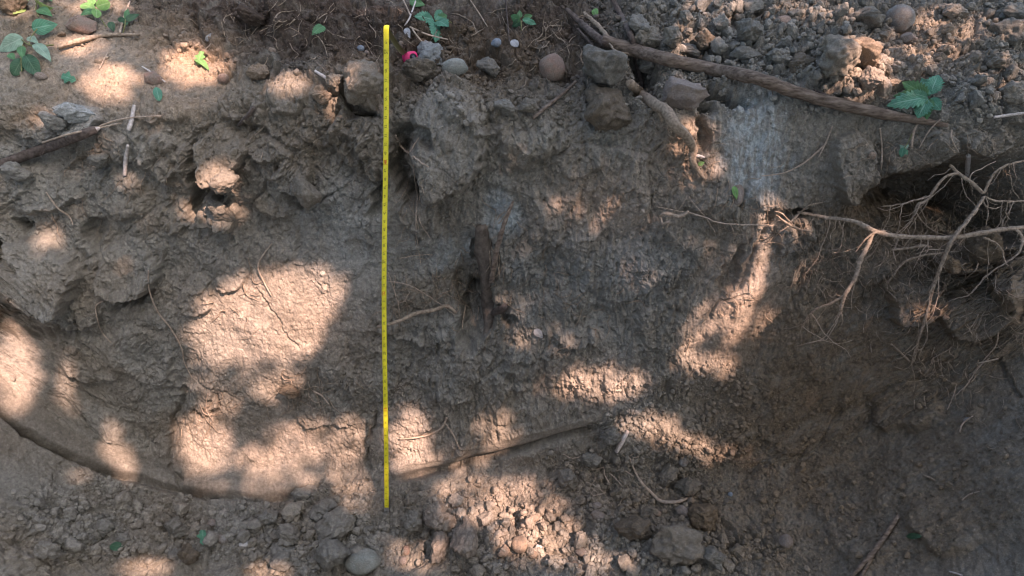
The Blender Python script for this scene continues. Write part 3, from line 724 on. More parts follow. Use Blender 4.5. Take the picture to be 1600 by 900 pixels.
def stone_shape(seed, sub_=4, cuts=3, n1=.10, squash=(1,.8,.7)):
    r = random.Random(seed); v,f = ico(sub_); v=v.copy()
    for k in range(cuts):
        n_ = np.array([r.gauss(0,1) for _ in range(3)]); n_/=np.linalg.norm(n_); o_ = r.uniform(.72,.9); d=v@n_-o_; v -= np.maximum(d,0)[:,None]*n_*.7
    out = np.array([np.array(p)*(1+mnoise.fractal(Vector(p)*1.1+Vector((seed*5.,0,0)),1,2,2)*n1+mnoise.noise(Vector(p)*6)*.012) for p in v])
    return (out*np.array(squash)).astype(np.float32), f

def basis_on(loc, n, ang, up_mix=.6):
    """orthonormal frame whose x axis lies along the photo direction ang (degrees, y down) on the surface"""
    view = -(loc-CAM).normalized(); nn = (n*up_mix+view*(1-up_mix)).normalized()
    xdir = Vector((1,0,0))*math.cos(R(ang))-UPV*math.sin(R(ang))
    xa = (xdir-nn*xdir.dot(nn)).normalized(); ya = nn.cross(xa)
    return Matrix((xa,ya,nn)).transposed()
def place_lump(name, mesh, cx, cy, w, h, ang=0, sink=.25, deep=.8, rndrot=None, upmix=.5):
    """w,h: size seen in photo pixels"""
    loc,n,t = hit(cx,cy); s_ = pxm(loc)
    o_ = put(name, mesh)
    B = basis_on(loc,n,ang,upmix).to_4x4()
    a_,b_ = w*s_*.5, h*s_*.5; c_ = min(a_,b_)*deep if deep else b_
    dims = mesh_dims(mesh)
    Rr = rndrot or Matrix.Identity(4)
    S_ = Matrix.Diagonal((a_/dims[0], b_/dims[1], c_/dims[2], 1))
    o_.matrix_world = Matrix.Translation(loc+(B.to_3x3()@Vector((0,0,1)))*c_*(1-2*sink)) @ B @ S_ @ Rr
    return o_
_md = {}
def mesh_dims(me):
    if me.name not in _md:
        a_ = np.empty(len(me.vertices)*3,np.float32); me.vertices.foreach_get('co',a_); a_=a_.reshape(-1,3); _md[me.name]=(np.abs(a_).max(0)).tolist()
    return _md[me.name]
def flips(r):
    return Matrix.Diagonal((r.choice((-1,1)),r.choice((-1,1)),1,1)) if False else Matrix.Rotation(r.choice((0,math.pi)),4,'Z')

def soilcol(o_, r, mul=1.0, mixc=None, k=.5):
    c = np.array(tint_at(o_.matrix_world.translation))
    if mixc is not None: c = c*(1-k)+np.array(mixc)*k
    c = c*mul*r.uniform(.88,1.15); o_.color = (float(c[0]),float(c[1]),float(c[2]),1)

CL = [ # px,py,w,h,angle,sink,colour multiplier/colour (sunlit clods painted paler),label
 (945,112,66,66,-10,.7,GREY,'large grey block of soil at the pit edge under the broken root end'),
 (950,172,74,70,5,.9,DARKB,'large dark block of soil directly below the grey block at the pit edge'),
 (562,130,60,60,-20,.95,BROWN,'big light brown soil block just left of the yellow tape near its top'),
 (683,88,48,46,0,.3,CLAY,'pale grey crumbly soil block just right of the pink tape case'),
 (662,118,56,34,8,.4,BROWN,'brown soil clod just below the pink tape case'),
 (120,182,60,32,-8,.4,CLAY,'blue grey soil clod above the thick stick at the left'),
 (90,196,40,28,0,.4,GREY,'dark grey soil clod touching the left end of the blue grey clod'),
 (345,282,46,34,5,.9,BROWN,'sunlit soil block on top of the left overhang'),
 (345,332,46,30,10,.8,BROWN,'rounded sunlit soil block under the left overhang'),
 (1048,848,86,64,10,.7,BROWN,'largest flat soil clod on the pit floor at the lower middle'),
 (985,825,56,40,-10,.35,DARKB,'dark soil clod left of the largest floor clod'),
 (1105,812,46,40,0,.35,DARKB,'dark lumpy clod right of the largest floor clod'),
 (1102,872,40,36,0,.3,GREY,'grey soil clod below and right of the largest floor clod'),
 (500,792,30,46,70,.3,GREY,'upright grey clod at the upper left of the heap beside the tape end'),
 (518,812,62,42,-20,.3,GREY,'broad grey clod above the smooth cobble on the pit floor'),
 (450,870,52,42,8,.3,GREY,'grey brown clod left of the smooth cobble on the pit floor'),
 (520,856,50,50,30,.3,GREY,'tall grey clod touching the upper left of the smooth cobble'),
 (650,812,36,34,0,.3,GREY,'rounded grey clod below and right of the tape end'),
 (686,852,28,48,10,.3,SUN_PALE,'tall clod on the pit floor right of the tape, second from the tape'),
 (722,845,38,66,5,.35,SUN_PALE,'tallest pale clod on the sunlit rubble right of the tape'),
 (684,806,38,44,-20,.3,SUN_PALE,'pale sunlit clod at the top left of the sunlit rubble'),
 (700,815,22,30,30,.3,SUN_PALE,'narrow sunlit clod between two tall clods right of the tape'),
 (462,840,34,34,15,.3,GREY,'cube shaped clod in the heap left of the tape end'),
 (480,768,36,28,0,.3,GREY,'clod at the foot of the polished band left of the tape'),
 (425,815,36,28,0,.3,GREY,'clod at the left end of the heap beside the tape'),
 (72,868,36,24,5,.3,GREY,'flattish clod on the pit floor in the lower left corner'),
 (275,835,34,32,-35,.3,GREY,'ridged clod left of the teal leaf on the pit floor'),
 (300,872,34,30,0,.3,DARKB,'dark clod below the teal leaf on the pit floor'),
 (275,866,26,20,-20,.3,GREY,'smaller clod below the ridged clod on the pit floor'),
 (158,830,26,20,0,.3,GREY,'clod above the round dark leaf on the pit floor'),
 (198,843,26,16,10,.3,GREY,'greenish flat clod right of the round dark leaf'),
 (60,785,18,14,0,.3,GREY,'small clod near the smooth slope at the lower left'),
 (890,752,30,30,0,.3,GREY,'grey clod left of the tangled fine roots on the pit floor'),
 (918,716,30,26,0,.3,GREY,'clod above the tangled fine roots on the pit floor'),
 (955,678,34,28,-20,.35,GREY,'rounded clod at the upper edge of the crumb slope'),
 (1075,760,38,30,-30,.3,BROWN,'wedge shaped clod above the curved root tip on the pit floor'),
 (1042,745,26,36,40,.3,BROWN,'tilted clod right of the fine roots on the pit floor'),
 (1298,85,66,58,10,.35,BROWN,'large broken clod in the sunlit heap at the upper right'),
 (1340,92,60,46,10,.35,SUN_OCHRE,'largest orange brown clod in the sunlit heap at the upper right'),
 (1352,126,36,30,20,.3,SUN_PALE,'pale angular clod below the largest orange brown clod'),
 (1375,135,18,30,-20,.3,SUN_PALE,'narrow tilted clod right of the pale angular clod'),
 (1393,129,20,12,0,.3,SUN_OCHRE,'small brick shaped clod left of the five leaved plant'),
 (1250,100,44,34,0,.35,DARKB,'dark clod left of the sunlit heap at the upper right'),
 (1212,92,36,24,0,.3,GREY,'flat grey clod above the long root near the sunlit heap'),
 (1020,60,40,38,0,.35,BROWN,'brown clod right of the dark upright stick'),
 (1050,62,30,30,0,.3,BROWN,'reddish clod between two dark clods above the long root'),
 (1000,38,34,30,0,.3,GREY,'grey clod behind the dark upright stick'),
 (1075,80,40,24,0,.3,GREY,'oblong grey clod resting just above the long root'),
 (1103,70,30,30,0,.3,DARKB,'dark clod above the middle of the long root'),
 (1165,83,50,26,0,.3,GREY,'wide flat clod above the long root left of the sunlit heap'),
 (1015,100,40,30,10,.35,BLUE if False else GREY,'clod behind the gap beside the dark upright stick'),
 (1180,50,40,34,0,.3,GREY,'dark grey clod in the rubble below the grey angular stone'),
 (1360,35,50,36,0,.35,GREY,'rough clod left of the round grey boulder'),
 (1570,50,60,46,-10,.35,GREY,'large clod in the upper right corner of the rubble'),
 (1590,20,40,30,0,.3,GREY,'clod at the right border of the top edge'),
 (1560,95,36,24,0,.3,BROWN,'clod at the right border above the bare slope'),
 (1576,120,22,20,0,.3,GREY,'rounded clod near the right border level with the five leaved plant'),
 (1585,148,44,36,10,.35,BROWN,'brown clod cut by the right border level with the five leaved plant'),
 (1530,125,24,18,0,.3,GREY,'flat clod right of the five leaved plant'),
 (1520,155,18,26,0,.3,GREY,'upright clod below the flat clod right of the five leaved plant'),
 (1487,420,26,36,0,.35,DARKB,'dark clod wedged in the hollow below the horizontal root'),
 (1540,395,60,48,0,.45,DARKB,'large dark lump in the hollow under the horizontal root'),
 (1500,285,44,22,0,.35,DARKB,'clod caught at the fork of roots at the mouth of the hollow'),
 (395,115,30,24,0,.3,SUN_OCHRE,'sunlit clod left of the yellow tape near the top of the slope'),
 (520,128,28,34,0,.35,BROWN,'brown clod between the peeled twig and the big block by the tape'),
 (498,150,30,28,0,.3,SUN_OCHRE,'small blocky clod below the peeled twig'),
 (825,168,30,24,0,.4,BROWN,'clod left of the slanting twig at the middle of the pit edge'),
 (790,170,34,26,0,.4,GREY,'crumbly clod below the greenish cobble'),
 (770,105,34,30,0,.35,GREY,'clod right of the greenish cobble'),
 (20,20,40,36,0,.35,DARKB,'dark clod in the top left corner behind the leaves'),
 (395,30,44,30,10,.35,HUMUS,'black earthy clod at the top left of the dark topsoil'),
 (160,248,30,20,0,.4,GREY,'clod under the right end of the thick stick'),
 (28,268,44,28,10,.35,GREY,'clod under the left end of the thick stick'),
 (470,298,38,50,0,.4,BROWN,'hanging lump of soil left of the tape at the upper face'),
 (455,612,30,22,0,.4,DARKB,'dark knot of earth in the middle of the lower left face'),
 (1490,20,40,26,0,.3,GREY,'clod right of the round grey boulder')]
rnd = random.Random(11)
clods = []
for (cx,cy,w,h,ang,sk,colm,lab_) in CL:
    me = BIG[rnd.randrange(len(BIG))] if w > 24 else SMALL[rnd.randrange(len(SMALL))]
    o_ = place_lump('soil_clod', me, cx,cy,w*1.06,h*1.06,ang,sk*.4,1.25,flips(rnd))
    soilcol(o_, rnd, .86, colm, .6); tag(o_, lab_, 'soil clod', 'clods of soil lying in the pit and along its edge'); clods.append((cx,cy,max(w,h)/2))

# heaps of smaller loose clods: (cx,cy,rx,ry,count,minsize,maxsize,label)
HEAPS = [
 (1180,45,230,58,62,12,32,'loose grey brown clod in the rubble above the long root'),
 (1330,105,75,45,14,12,26,'small clod in the sunlit heap at the upper right'),
 (1530,80,80,90,20,10,26,'small clod on the bare ground at the upper right corner'),
 (480,845,105,52,34,14,34,'loose grey clod in the heap around the foot of the tape'),
 (765,835,110,62,42,12,28,'sunlit clod in the rubble on the floor right of the tape'),
 (200,835,150,55,34,12,30,'small grey clod scattered on the floor at the lower left'),
 (980,770,130,60,20,8,18,'small brown clod among the fine roots on the pit floor'),
 (1010,870,170,34,22,12,30,'small clod beside the largest floor clod'),
 (700,150,110,40,10,9,20,'small clod on the shoulder right of the tape')]
loose = []
for (cx,cy,rx,ry,n,mn,mxs,lab_) in HEAPS:
    c_ = 0; tries = 0
    while c_ < n and tries < 2500:
        tries += 1
        a_ = rnd.uniform(0,2*math.pi); q_ = math.sqrt(rnd.random()); x_ = cx+rx*q_*math.cos(a_); y_ = cy+ry*q_*math.sin(a_)
        w = mn+(mxs-mn)*rnd.random()**2.2
        if not (3<x_<1597 and 3<y_<897): continue
        if any((x_-p[0])**2+(y_-p[1])**2 < ((p[2]+w*.5)*.8)**2 for p in clods): continue
        if abs(x_-603)<9 and y_<800: continue
        o_ = place_lump('soil_clod', SMALL[rnd.randrange(10)], x_,y_,w,w*rnd.uniform(.65,1),rnd.uniform(0,180),.02,1.1,flips(rnd))
        soilcol(o_, rnd, 1.05); tag(o_, lab_,'soil clod', 'loose clods in the rubble'); loose.append((o_,x_,y_,w)); clods.append((x_,y_,w*.45)); c_ += 1
LOOSE_LABELS = True
print('clods', len(clods))

# ------------------------------------------------------------------ STONES
ST = [ # px,py,w,h,ang,kind,sink,cuts,label
 (710,105,44,30,-8,'green',.25,2,'pale greenish rounded cobble right of the pink tape case'),
 (568,879,58,40,-12,'green',.2,1,'smooth grey green cobble on the pit floor below the tape end'),
 (1406,30,46,46,0,'grey',.25,3,'round grey boulder at the top edge right of centre'),
 (1070,148,78,56,4,'dusty',.25,6,'large flat dusty stone just below the long root'),
 (862,107,46,46,0,'brown',.35,3,'reddish brown stone left of the grey block at the pit edge'),
 (1225,39,30,26,-20,'dusty',.25,5,'angular grey stone in the rubble left of the round boulder'),
 (1228,846,22,22,0,'dusty',.2,1,'round dusty pebble alone on the floor below the dark slope'),
 (563,77,12,11,0,'blue',.2,2,'small bluish pebble left of the top of the tape'),
 (775,67,17,14,-20,'blue',.2,3,'bluish angular pebble beside the pale scrap near the top'),
 (424,80,13,10,0,'tan',.2,1,'small tan pebble in the dark topsoil left of the tape'),
 (573,83,9,8,0,'dusty',.2,2,'tiny grey pebble beside the small bluish pebble left of the tape'),
 (627,67,8,7,0,'tan',.2,2,'tiny pale pebble between the tape and the pink case'),
 (350,122,18,16,0,'brown',.25,2,'rounded brown pebble right of the pointed green leaf'),
 (240,124,32,24,25,'brown',.35,4,'flat brown stone in the dappled soil left of the pointed green leaf'),
 (127,40,46,32,10,'brown',.3,5,'large brown stone behind the leaning twig at the top left'),
 (64,120,20,13,5,'dusty',.3,2,'grey pebble below the leafy shoot at the left'),
 (382,851,18,11,-5,'pale',.15,3,'white chip of stone on the pit floor left of the tape'),
 (347,841,20,14,35,'grey',.2,1,'oval grey pebble left of the white chip'),
 (332,820,16,14,0,'dusty',.2,1,'dusty pebble right of the teal leaf on the pit floor'),
 (813,851,28,28,-20,'tan',.2,2,'largest orange tan stone on the sunlit rubble of the floor'),
 (785,862,24,20,-20,'tan',.2,4,'orange tan stone left of the largest tan stone'),
 (833,810,24,15,-15,'tan',.2,3,'flat tan stone above the largest tan stone'),
 (830,867,18,14,0,'tan',.2,1,'small rounded stone just right of the largest tan stone'),
 (897,886,26,16,-15,'tan',.2,2,'pale oblong pebble at the bottom edge in the sunlit rubble'),
 (918,890,18,14,20,'tan',.2,2,'pebble touching the pale oblong pebble at the bottom edge'),
 (906,862,20,16,20,'dusty',.2,2,'rounded pebble above the pale oblong pebble'),
 (842,856,12,14,0,'pale',.2,4,'small white stone beside the rounded sunlit stones'),
 (628,876,14,14,0,'dusty',.2,1,'small round pebble right of the smooth cobble near the bottom'),
 (634,860,12,16,0,'brown',.2,1,'brown pebble right of the smooth cobble near the bottom'),
 (933,791,16,11,0,'dusty',.2,1,'oval pebble below the tangled fine roots'),
 (934,805,24,16,10,'dusty',.25,3,'flat pebble under the oval pebble below the fine roots'),
 (1026,803,13,10,-10,'tan',.2,1,'small tan oval pebble above the largest floor clod'),
 (1068,798,26,20,0,'dusty',.3,2,'grey half buried stone right of the small tan pebble'),
 (1068,719,15,20,10,'grey',.2,2,'upright grey pebble on the crumb slope'),
 (1141,773,8,8,0,'blue',.2,3,'tiny bluish chip on the dark floor right of the curved root'),
 (1150,305,26,40,10,'dusty',.45,2,'oval grey stone set in the face behind the small bright leaf'),
 (1362,243,12,12,0,'tan',.3,2,'small yellowish stone stuck under the ground edge at the right'),
 (1478,496,10,8,0,'tan',.25,2,'small orange chip in the dark slope below the roots'),
 (1510,655,12,8,-15,'grey',.3,2,'small grey pebble in the dark right-hand slope'),
 (1420,118 if False else 60,26,18,35,'dusty',.3,4,'tilted stone below the round grey boulder')]
for i,(cx,cy,w,h,ang,kd,sk,cuts,lab_) in enumerate(ST):
    v_,f_ = stone_shape(i+3, 4, cuts, .10, (1,.85,.8)) if cuts<4 else clod_shape(4,i+60,12,.10,.05,.02)
    me = mesh_from('stone', center_mesh(v_), f_, M_ROCK[kd]); nm = 'pebble' if max(w,h)<24 else 'stone'
    me.name = nm
    o_ = place_lump(nm, me, cx,cy,w*(.98 if w<24 else .95),h*(.98 if w<24 else .95),ang,sk+(.02 if (w<24 or kd=='green') else .10),.95)
    tag(o_, lab_, 'stone' if nm=='stone' else 'pebble')

LM = [(s_[0],s_[1],s_[8]) for s_ in ST if max(s_[2],s_[3])>=12]
def short(l_):
    w_ = l_.split(); out=[]
    for x_ in w_:
        if x_ in ('in','on','at','right','left','below','above','just','beside','between','behind','near','cut','set','stuck','alone','touching','under'): break
        out.append(x_)
    return ' '.join(out)
LM2 = [(x_,y_,short(l_)) for x_,y_,l_ in LM]+[(603,797,'lower end of the yellow tape'),(641,92,'pink tape case'),(1436,150,'large teal plant'),(674,40,'serrated five part leaf'),
  (1000,60,'dark upright stick'),(1048,848,'largest flat clod of the floor'),(317,840,'crumpled teal leaf'),(182,855,'round dark green leaf'),(972,690,'white wood chip'),(960,745,'tangle of fine roots'),
  (1340,92,'largest orange brown clod'),(722,845,'tallest pale clod'),(500,792,'upright grey clod'),(518,812,'broad grey clod'),(1575,178,'pale bare twig'),(1190,26,'pale straw in the rubble'),
  (1100,100,'middle of the long root'),(1240,143,'sunken stretch of the long root'),(1365,40,'pale straw by the boulder'),(72,868,'flattish corner clod'),(1365,866,'thick peeled stick'),(1060,783,'pale knuckled root'),(1530,125,'flat clod near the right border')]
from collections import defaultdict, Counter
nm_ = Counter(l[2] for l in LM2); LM2 = [l for l in LM2 if nm_[l[2]]==1]
DIRS = ['to the right of','below and right of','below','below and left of','to the left of','above and left of','above','above and right of']
ORD = ['nearest','second','third','fourth','fifth','sixth','seventh']
gr_ = defaultdict(list)
for (o_,x_,y_,w) in loose:
    b_ = min(LM2, key=lambda l:(l[0]-x_)**2+(l[1]-y_)**2); dd = math.hypot(b_[0]-x_,b_[1]-y_)
    k_ = int(((math.degrees(math.atan2(y_-b_[1],x_-b_[0]))+382.5)%360)//45)
    gr_[(b_[2],DIRS[k_])].append((dd,o_))
for (l_,d_),lst in gr_.items():
    lst.sort(key=lambda t:t[0])
    for i_,(dd,o_) in enumerate(lst):
        o_['label'] = ('loose soil clod ' if len(lst)==1 else ORD[min(i_,6)]+' loose soil clod ')+d_+' the '+l_

# ------------------------------------------------------------------ CRUMBS (uncountable)
dens = np.full(px.shape, .05, np.float32)
for (cx,cy,rx,ry,k) in [(1200,60,260,75,1.3),(1500,110,160,80,1.2),(1330,110,80,50,1.2),(480,840,200,60,2.6),(800,820,150,80,1.6),(160,820,180,70,2.6),
                        (1050,680,130,50,2.6),(1120,620,120,50,1.3),(980,770,170,70,2.0),(1040,870,220,40,2.2),(620,90,220,70,.9),(420,60,200,60,.8),(880,80,120,80,.9),
                        (1180,760,120,90,.5),(760,160,140,50,.8),(480,220,160,60,.3),(200,200,200,60,.15),(200,60,200,60,.2),(1250,640,150,90,.7),(1400,740,300,200,.38),(1250,800,120,120,.6),(1300,560,120,60,.35),(560,775,120,30,1.2),(960,690,60,30,1.2)]:
    _,_,d = ell(cx,cy,rx,ry,0); dens = np.maximum(dens, k*(1-sst(.6,1.25,d)))
dens[...] = np.where((py<180)&(px>920)&(px<1640), np.maximum(dens,1.5), dens)
dens *= np.where((px<560)&(cd_<0)&(wc>.3), sst(8,20,-cd_), 1)
dens *= (1-band)*np.clip(.6+1.6*n2+.8*n3,0.05,2)
dens *= (np.abs(px-800)<860)&(np.abs(py-450)<500)&(FW>.3)
dens[:, (xcol<-1.74)|(xcol>1.74)] = 0
gn = np.sqrt(np.clip(dens,0,9))
p_ = dens.ravel().astype(np.float64); p_/=p_.sum()
def angular(sub_, seed, cuts, noise_):
    r_ = np.random.default_rng(seed); v2 = ico(sub_)[0].astype(np.float64)
    for k in range(cuts):
        n_ = r_.standard_normal(3); n_/=np.linalg.norm(n_); d = v2@n_-r_.uniform(.45,.85); v2 -= np.maximum(d,0)[:,None]*n_*.95
    v2 *= 1+noise_*r_.standard_normal((len(v2),1)).clip(-1.5,1.5)
    return (v2*np.array([1,r_.uniform(.7,1),r_.uniform(.55,.85)])).astype(np.float32)
def scatter(n, sub_, cuts, noise_, sizes, seed, lift):
    pick = rng.choice(len(p_), n, p=p_, replace=False); size = sizes
    var = np.stack([angular(sub_, seed+k, cuts, noise_) for k in range(12)]); fi = ico(sub_)[1]
    V0 = var[rng.integers(0,12,n)]
    qq = rng.standard_normal((n,4)); qq/=np.linalg.norm(qq,axis=1,keepdims=True); w_,x_,y_,z_ = qq.T
    RM = np.stack([1-2*(y_*y_+z_*z_),2*(x_*y_-z_*w_),2*(x_*z_+y_*w_),2*(x_*y_+z_*w_),1-2*(x_*x_+z_*z_),2*(y_*z_-x_*w_),2*(x_*z_-y_*w_),2*(y_*z_+x_*w_),1-2*(x_*x_+y_*y_)],1).reshape(-1,3,3)
    VV = np.einsum('nij,nkj->nki',RM,V0)*size[:,None,None]
    # rest lower on steep soil
    VV = VV+(ter_v[pick]+nrm_flat[pick]*(size*lift)[:,None])[:,None,:]
    FFc = (fi[None]+(np.arange(n)*len(var[0]))[:,None,None]).reshape(-1,3)
    c_ = colr.reshape(-1,3)[pick]*rng.uniform(.8,1.3,(n,1)); c_ = np.repeat(np.concatenate([c_,np.ones((n,1))],1)[:,None,:], len(var[0]), 1).reshape(-1,4)
    return VV.reshape(-1,3), FFc, c_
A_ = scatter(46000,1,2,.10,(.0012+.0020*rng.random(46000)+.0022*rng.random(46000)**3),50,.35)
p_ = (dens.ravel().astype(np.float64))**1.7; p_/=p_.sum()
B_ = scatter(12000,2,8,.03,(.0038+.0105*rng.random(12000)**2.3),90,.42)
VV = np.concatenate([A_[0],B_[0]]); FFc = np.concatenate([A_[1],B_[1]+len(A_[0])]); cc_ = np.concatenate([A_[2],B_[2]]).astype(np.float32)
me = mesh_from('soil_crumbs', VV, FFc.astype(np.int32), M_CRUMB, False)
ca = me.color_attributes.new('tint','FLOAT_COLOR','POINT'); ca.data.foreach_set('color', cc_.ravel())
tag(put('soil_crumbs', me),'fine crumbs of grey brown soil strewn over the pit and its edge','soil crumbs',kind='stuff')

# ------------------------------------------------------------------ ROOTS, STICKS, TWIGS
def rootpts(pts, off, base=False):
    if not isinstance(off,(list,tuple)): off=[off]*len(pts)
    return [at(p[0],p[1],o_*.001,base) for p,o_ in zip(pts,off)]
def spurs(P_, rads, seed):
    rs = random.Random(seed); out=[]
    for i in range(len(P_)-1):
        a_,b_ = P_[i],P_[i+1]; L=(b_-a_).length
        for q_ in range(int(L/.007)):
            if rs.random()<.45: continue
            t=rs.random(); c_=a_.lerp(b_,t); r_=rads[i]+(rads[i+1]-rads[i])*t; ax_=(b_-a_).normalized()
            d_=Vector((rs.gauss(0,1),rs.gauss(0,1),rs.gauss(0,1))); d_=(d_-ax_*d_.dot(ax_)*.6).normalized(); l_=rs.uniform(.003,.010)*(2.2 if rs.random()<.15 else 1)
            e_=c_+d_*(r_+l_); m_=c_.lerp(e_,.6)+Vector((rs.gauss(0,1),rs.gauss(0,1),rs.gauss(0,1)))*l_*.15
            w_=max(.0003,min(.0012,r_*.2)); out.append(tube([c_,m_,e_],[w_,w_*.8,w_*.3],4,0,0,seed=q_))
    return out
def root(name, cat, label, strands, mat, group=None, first=None, jitter=.06):
    """strands: list of (partname, pts, radii px, offs mm[, material, base]) ; several strands become parts"""
    p0 = at(*strands[0][1][0])
    if len(strands)==1:
        s_ = strands[0]; P_ = rootpts(s_[1], s_[3], len(s_)>5 and s_[5]); k = pxm(P_[0])
        v,f = tube(P_, [r_*k for r_ in s_[2]], 9 if max(s_[2])>3 else 6, jitter, 0, seed=len(label))
        o0 = P_[0]; o_ = put(name, mesh_from(name,[q_-o0 for q_ in v],f,(s_[4] if len(s_)>4 and s_[4] else mat)), None, o0)
        tag(o_, label, cat, group); return o_
    e = empty(name, p0); tag(e,label,cat,group)
    if name=='tree_root' and strands[0][1][0][0] > 1200:
        rs = random.Random(len(label)); extra=[]
        for s_ in strands:
            if s_[0]=='rootlet': continue
            for q_ in range(max(2,int(len(s_[1])*1.0))):
                i_ = rs.randrange(len(s_[1])-1); t_=rs.random(); (x0,y0),(x1,y1) = s_[1][i_],s_[1][i_+1]; o0 = s_[3][i_] if isinstance(s_[3],list) else s_[3]
                x_,y_ = x0+(x1-x0)*t_, y0+(y1-y0)*t_
                if x_ > 1600: continue
                a_ = rs.gauss(math.pi*.58,.5); L_=rs.uniform(25,120); n_=7; pts_=[]; of_=[]
                for k_ in range(n_):
                    pts_.append((x_,y_)); of_.append(o0*(1-k_/n_*rs.uniform(.2,.7))); x_+=math.cos(a_)*L_/n_; y_+=math.sin(a_)*L_/n_; a_+=rs.gauss(0,.28)
                extra.append(('rootlet',pts_,rad(n_,rs.uniform(.9,1.5),.4),of_,M_FINE if rs.random()<.6 else M_PALEROOT,True))
        strands = list(strands)+extra[:26]
    for j,s_ in enumerate(strands):
        P_ = rootpts(s_[1], s_[3], len(s_)>5 and s_[5]); k = pxm(P_[0])
        v,f = tube(P_, [r_*k*(.80 if cat=='root' and max(s_[2])<6 else 1) for r_ in s_[2]], 9 if max(s_[2])>3 else 6, (jitter*.5 if max(s_[2])>6 else jitter*1.4), .0006, seed=j+len(label))
        if max(s_[2]) >= 2.0 and name!='rotten_root': v,f = join([(v,f)]+spurs(P_, [r_*k for r_ in s_[2]], j+len(label)))
        put(s_[0], mesh_from(s_[0],[q_-p0 for q_ in v],f,(s_[4] if len(s_)>4 and s_[4] else mat)), e)
    return e
def lin(a_,b_,n): return [a_+(b_-a_)*i/(n-1) for i in range(n)]
def rad(n,a_,b_): return lin(a_,b_,n)
root('tree_root','root','long thick brown root lying slanted along the pit edge at the upper right',[
 ('root_stem',[(940,62),(990,78),(1040,92),(1110,108),(1180,122),(1240,143),(1300,160),(1370,176),(1420,185),(1480,196)],[9,10,10,9.5,9.5,9,8.5,8,6,3],[40,42,42,44,42,34,30,30,22,10],M_BARK),
 ('splinter',[(884,14),(905,34),(925,52),(946,70)],[3,5,6,6],[40,45,46,40],M_BARKD),
 ('splinter',[(912,20),(930,36),(950,58)],[2.5,4,4],[50,52,44],M_PALEROOT),
 ('splinter',[(902,45),(922,66),(938,86)],[2,4,2],[38,44,30],M_BARKD),
 ('fibre',[(952,68),(962,80),(980,84),(990,88)],[1.5,2,1.6,.8],[48,50,50,48],M_PALEROOT),
 ('fibre',[(975,86),(982,100),(978,114)],[1.6,1.5,.8],[46,44,40],M_PALEROOT),
 ('side_root',[(1270,140),(1290,148),(1320,158),(1345,166)],[1.2,2,2,1.2],[30,36,36,34],M_BARKD)],M_BARK)
root('tree_root','root','thick pale bent root ending in a dark broken tip below the pit edge',[
 ('root_stem',[(984,130),(1000,146),(1020,160),(1042,174),(1054,194),(1074,214),(1084,234),(1082,250),(1102,282)],[7,9,9,8.5,8,7,6.5,5.5,1.5],[46,60,62,64,62,56,48,40,14],M_PALEROOT),
 ('stub',[(1083,243),(1092,244),(1101,246)],[4,3,1.2],[34,36,36],M_WHITEWOOD),
 ('rootlet',[(1045,180),(1042,196),(1046,210)],[1.6,1.2,.6],[40,30,20],M_PALEROOT),
 ('rootlet',[(1068,212),(1066,230),(1070,246)],[1.6,1.2,.6],[34,24,16],M_PALEROOT)],M_PALEROOT)
root('stick','stick','dark weathered stick standing upright behind the long root',[('s',[(954,-6),(970,25),(985,55),(995,92),(1004,138)],[4.5,5,5,5,4],[60,55,40,25,10])],M_BARKD)
root('stick','stick','thick weathered grey stick lying at the left edge of the picture',[
 ('stick_body',[(-12,262),(40,243),(80,229),(120,214),(150,202)],[7,7,7,6.5,5.5],[22,24,26,26,24],M_BARKD),
 ('broken_end',[(148,203),(156,200)],[5,1.5],[24,26],M_WHITEWOOD)],M_BARKD)
T_ = 'twigs lying on the soil'
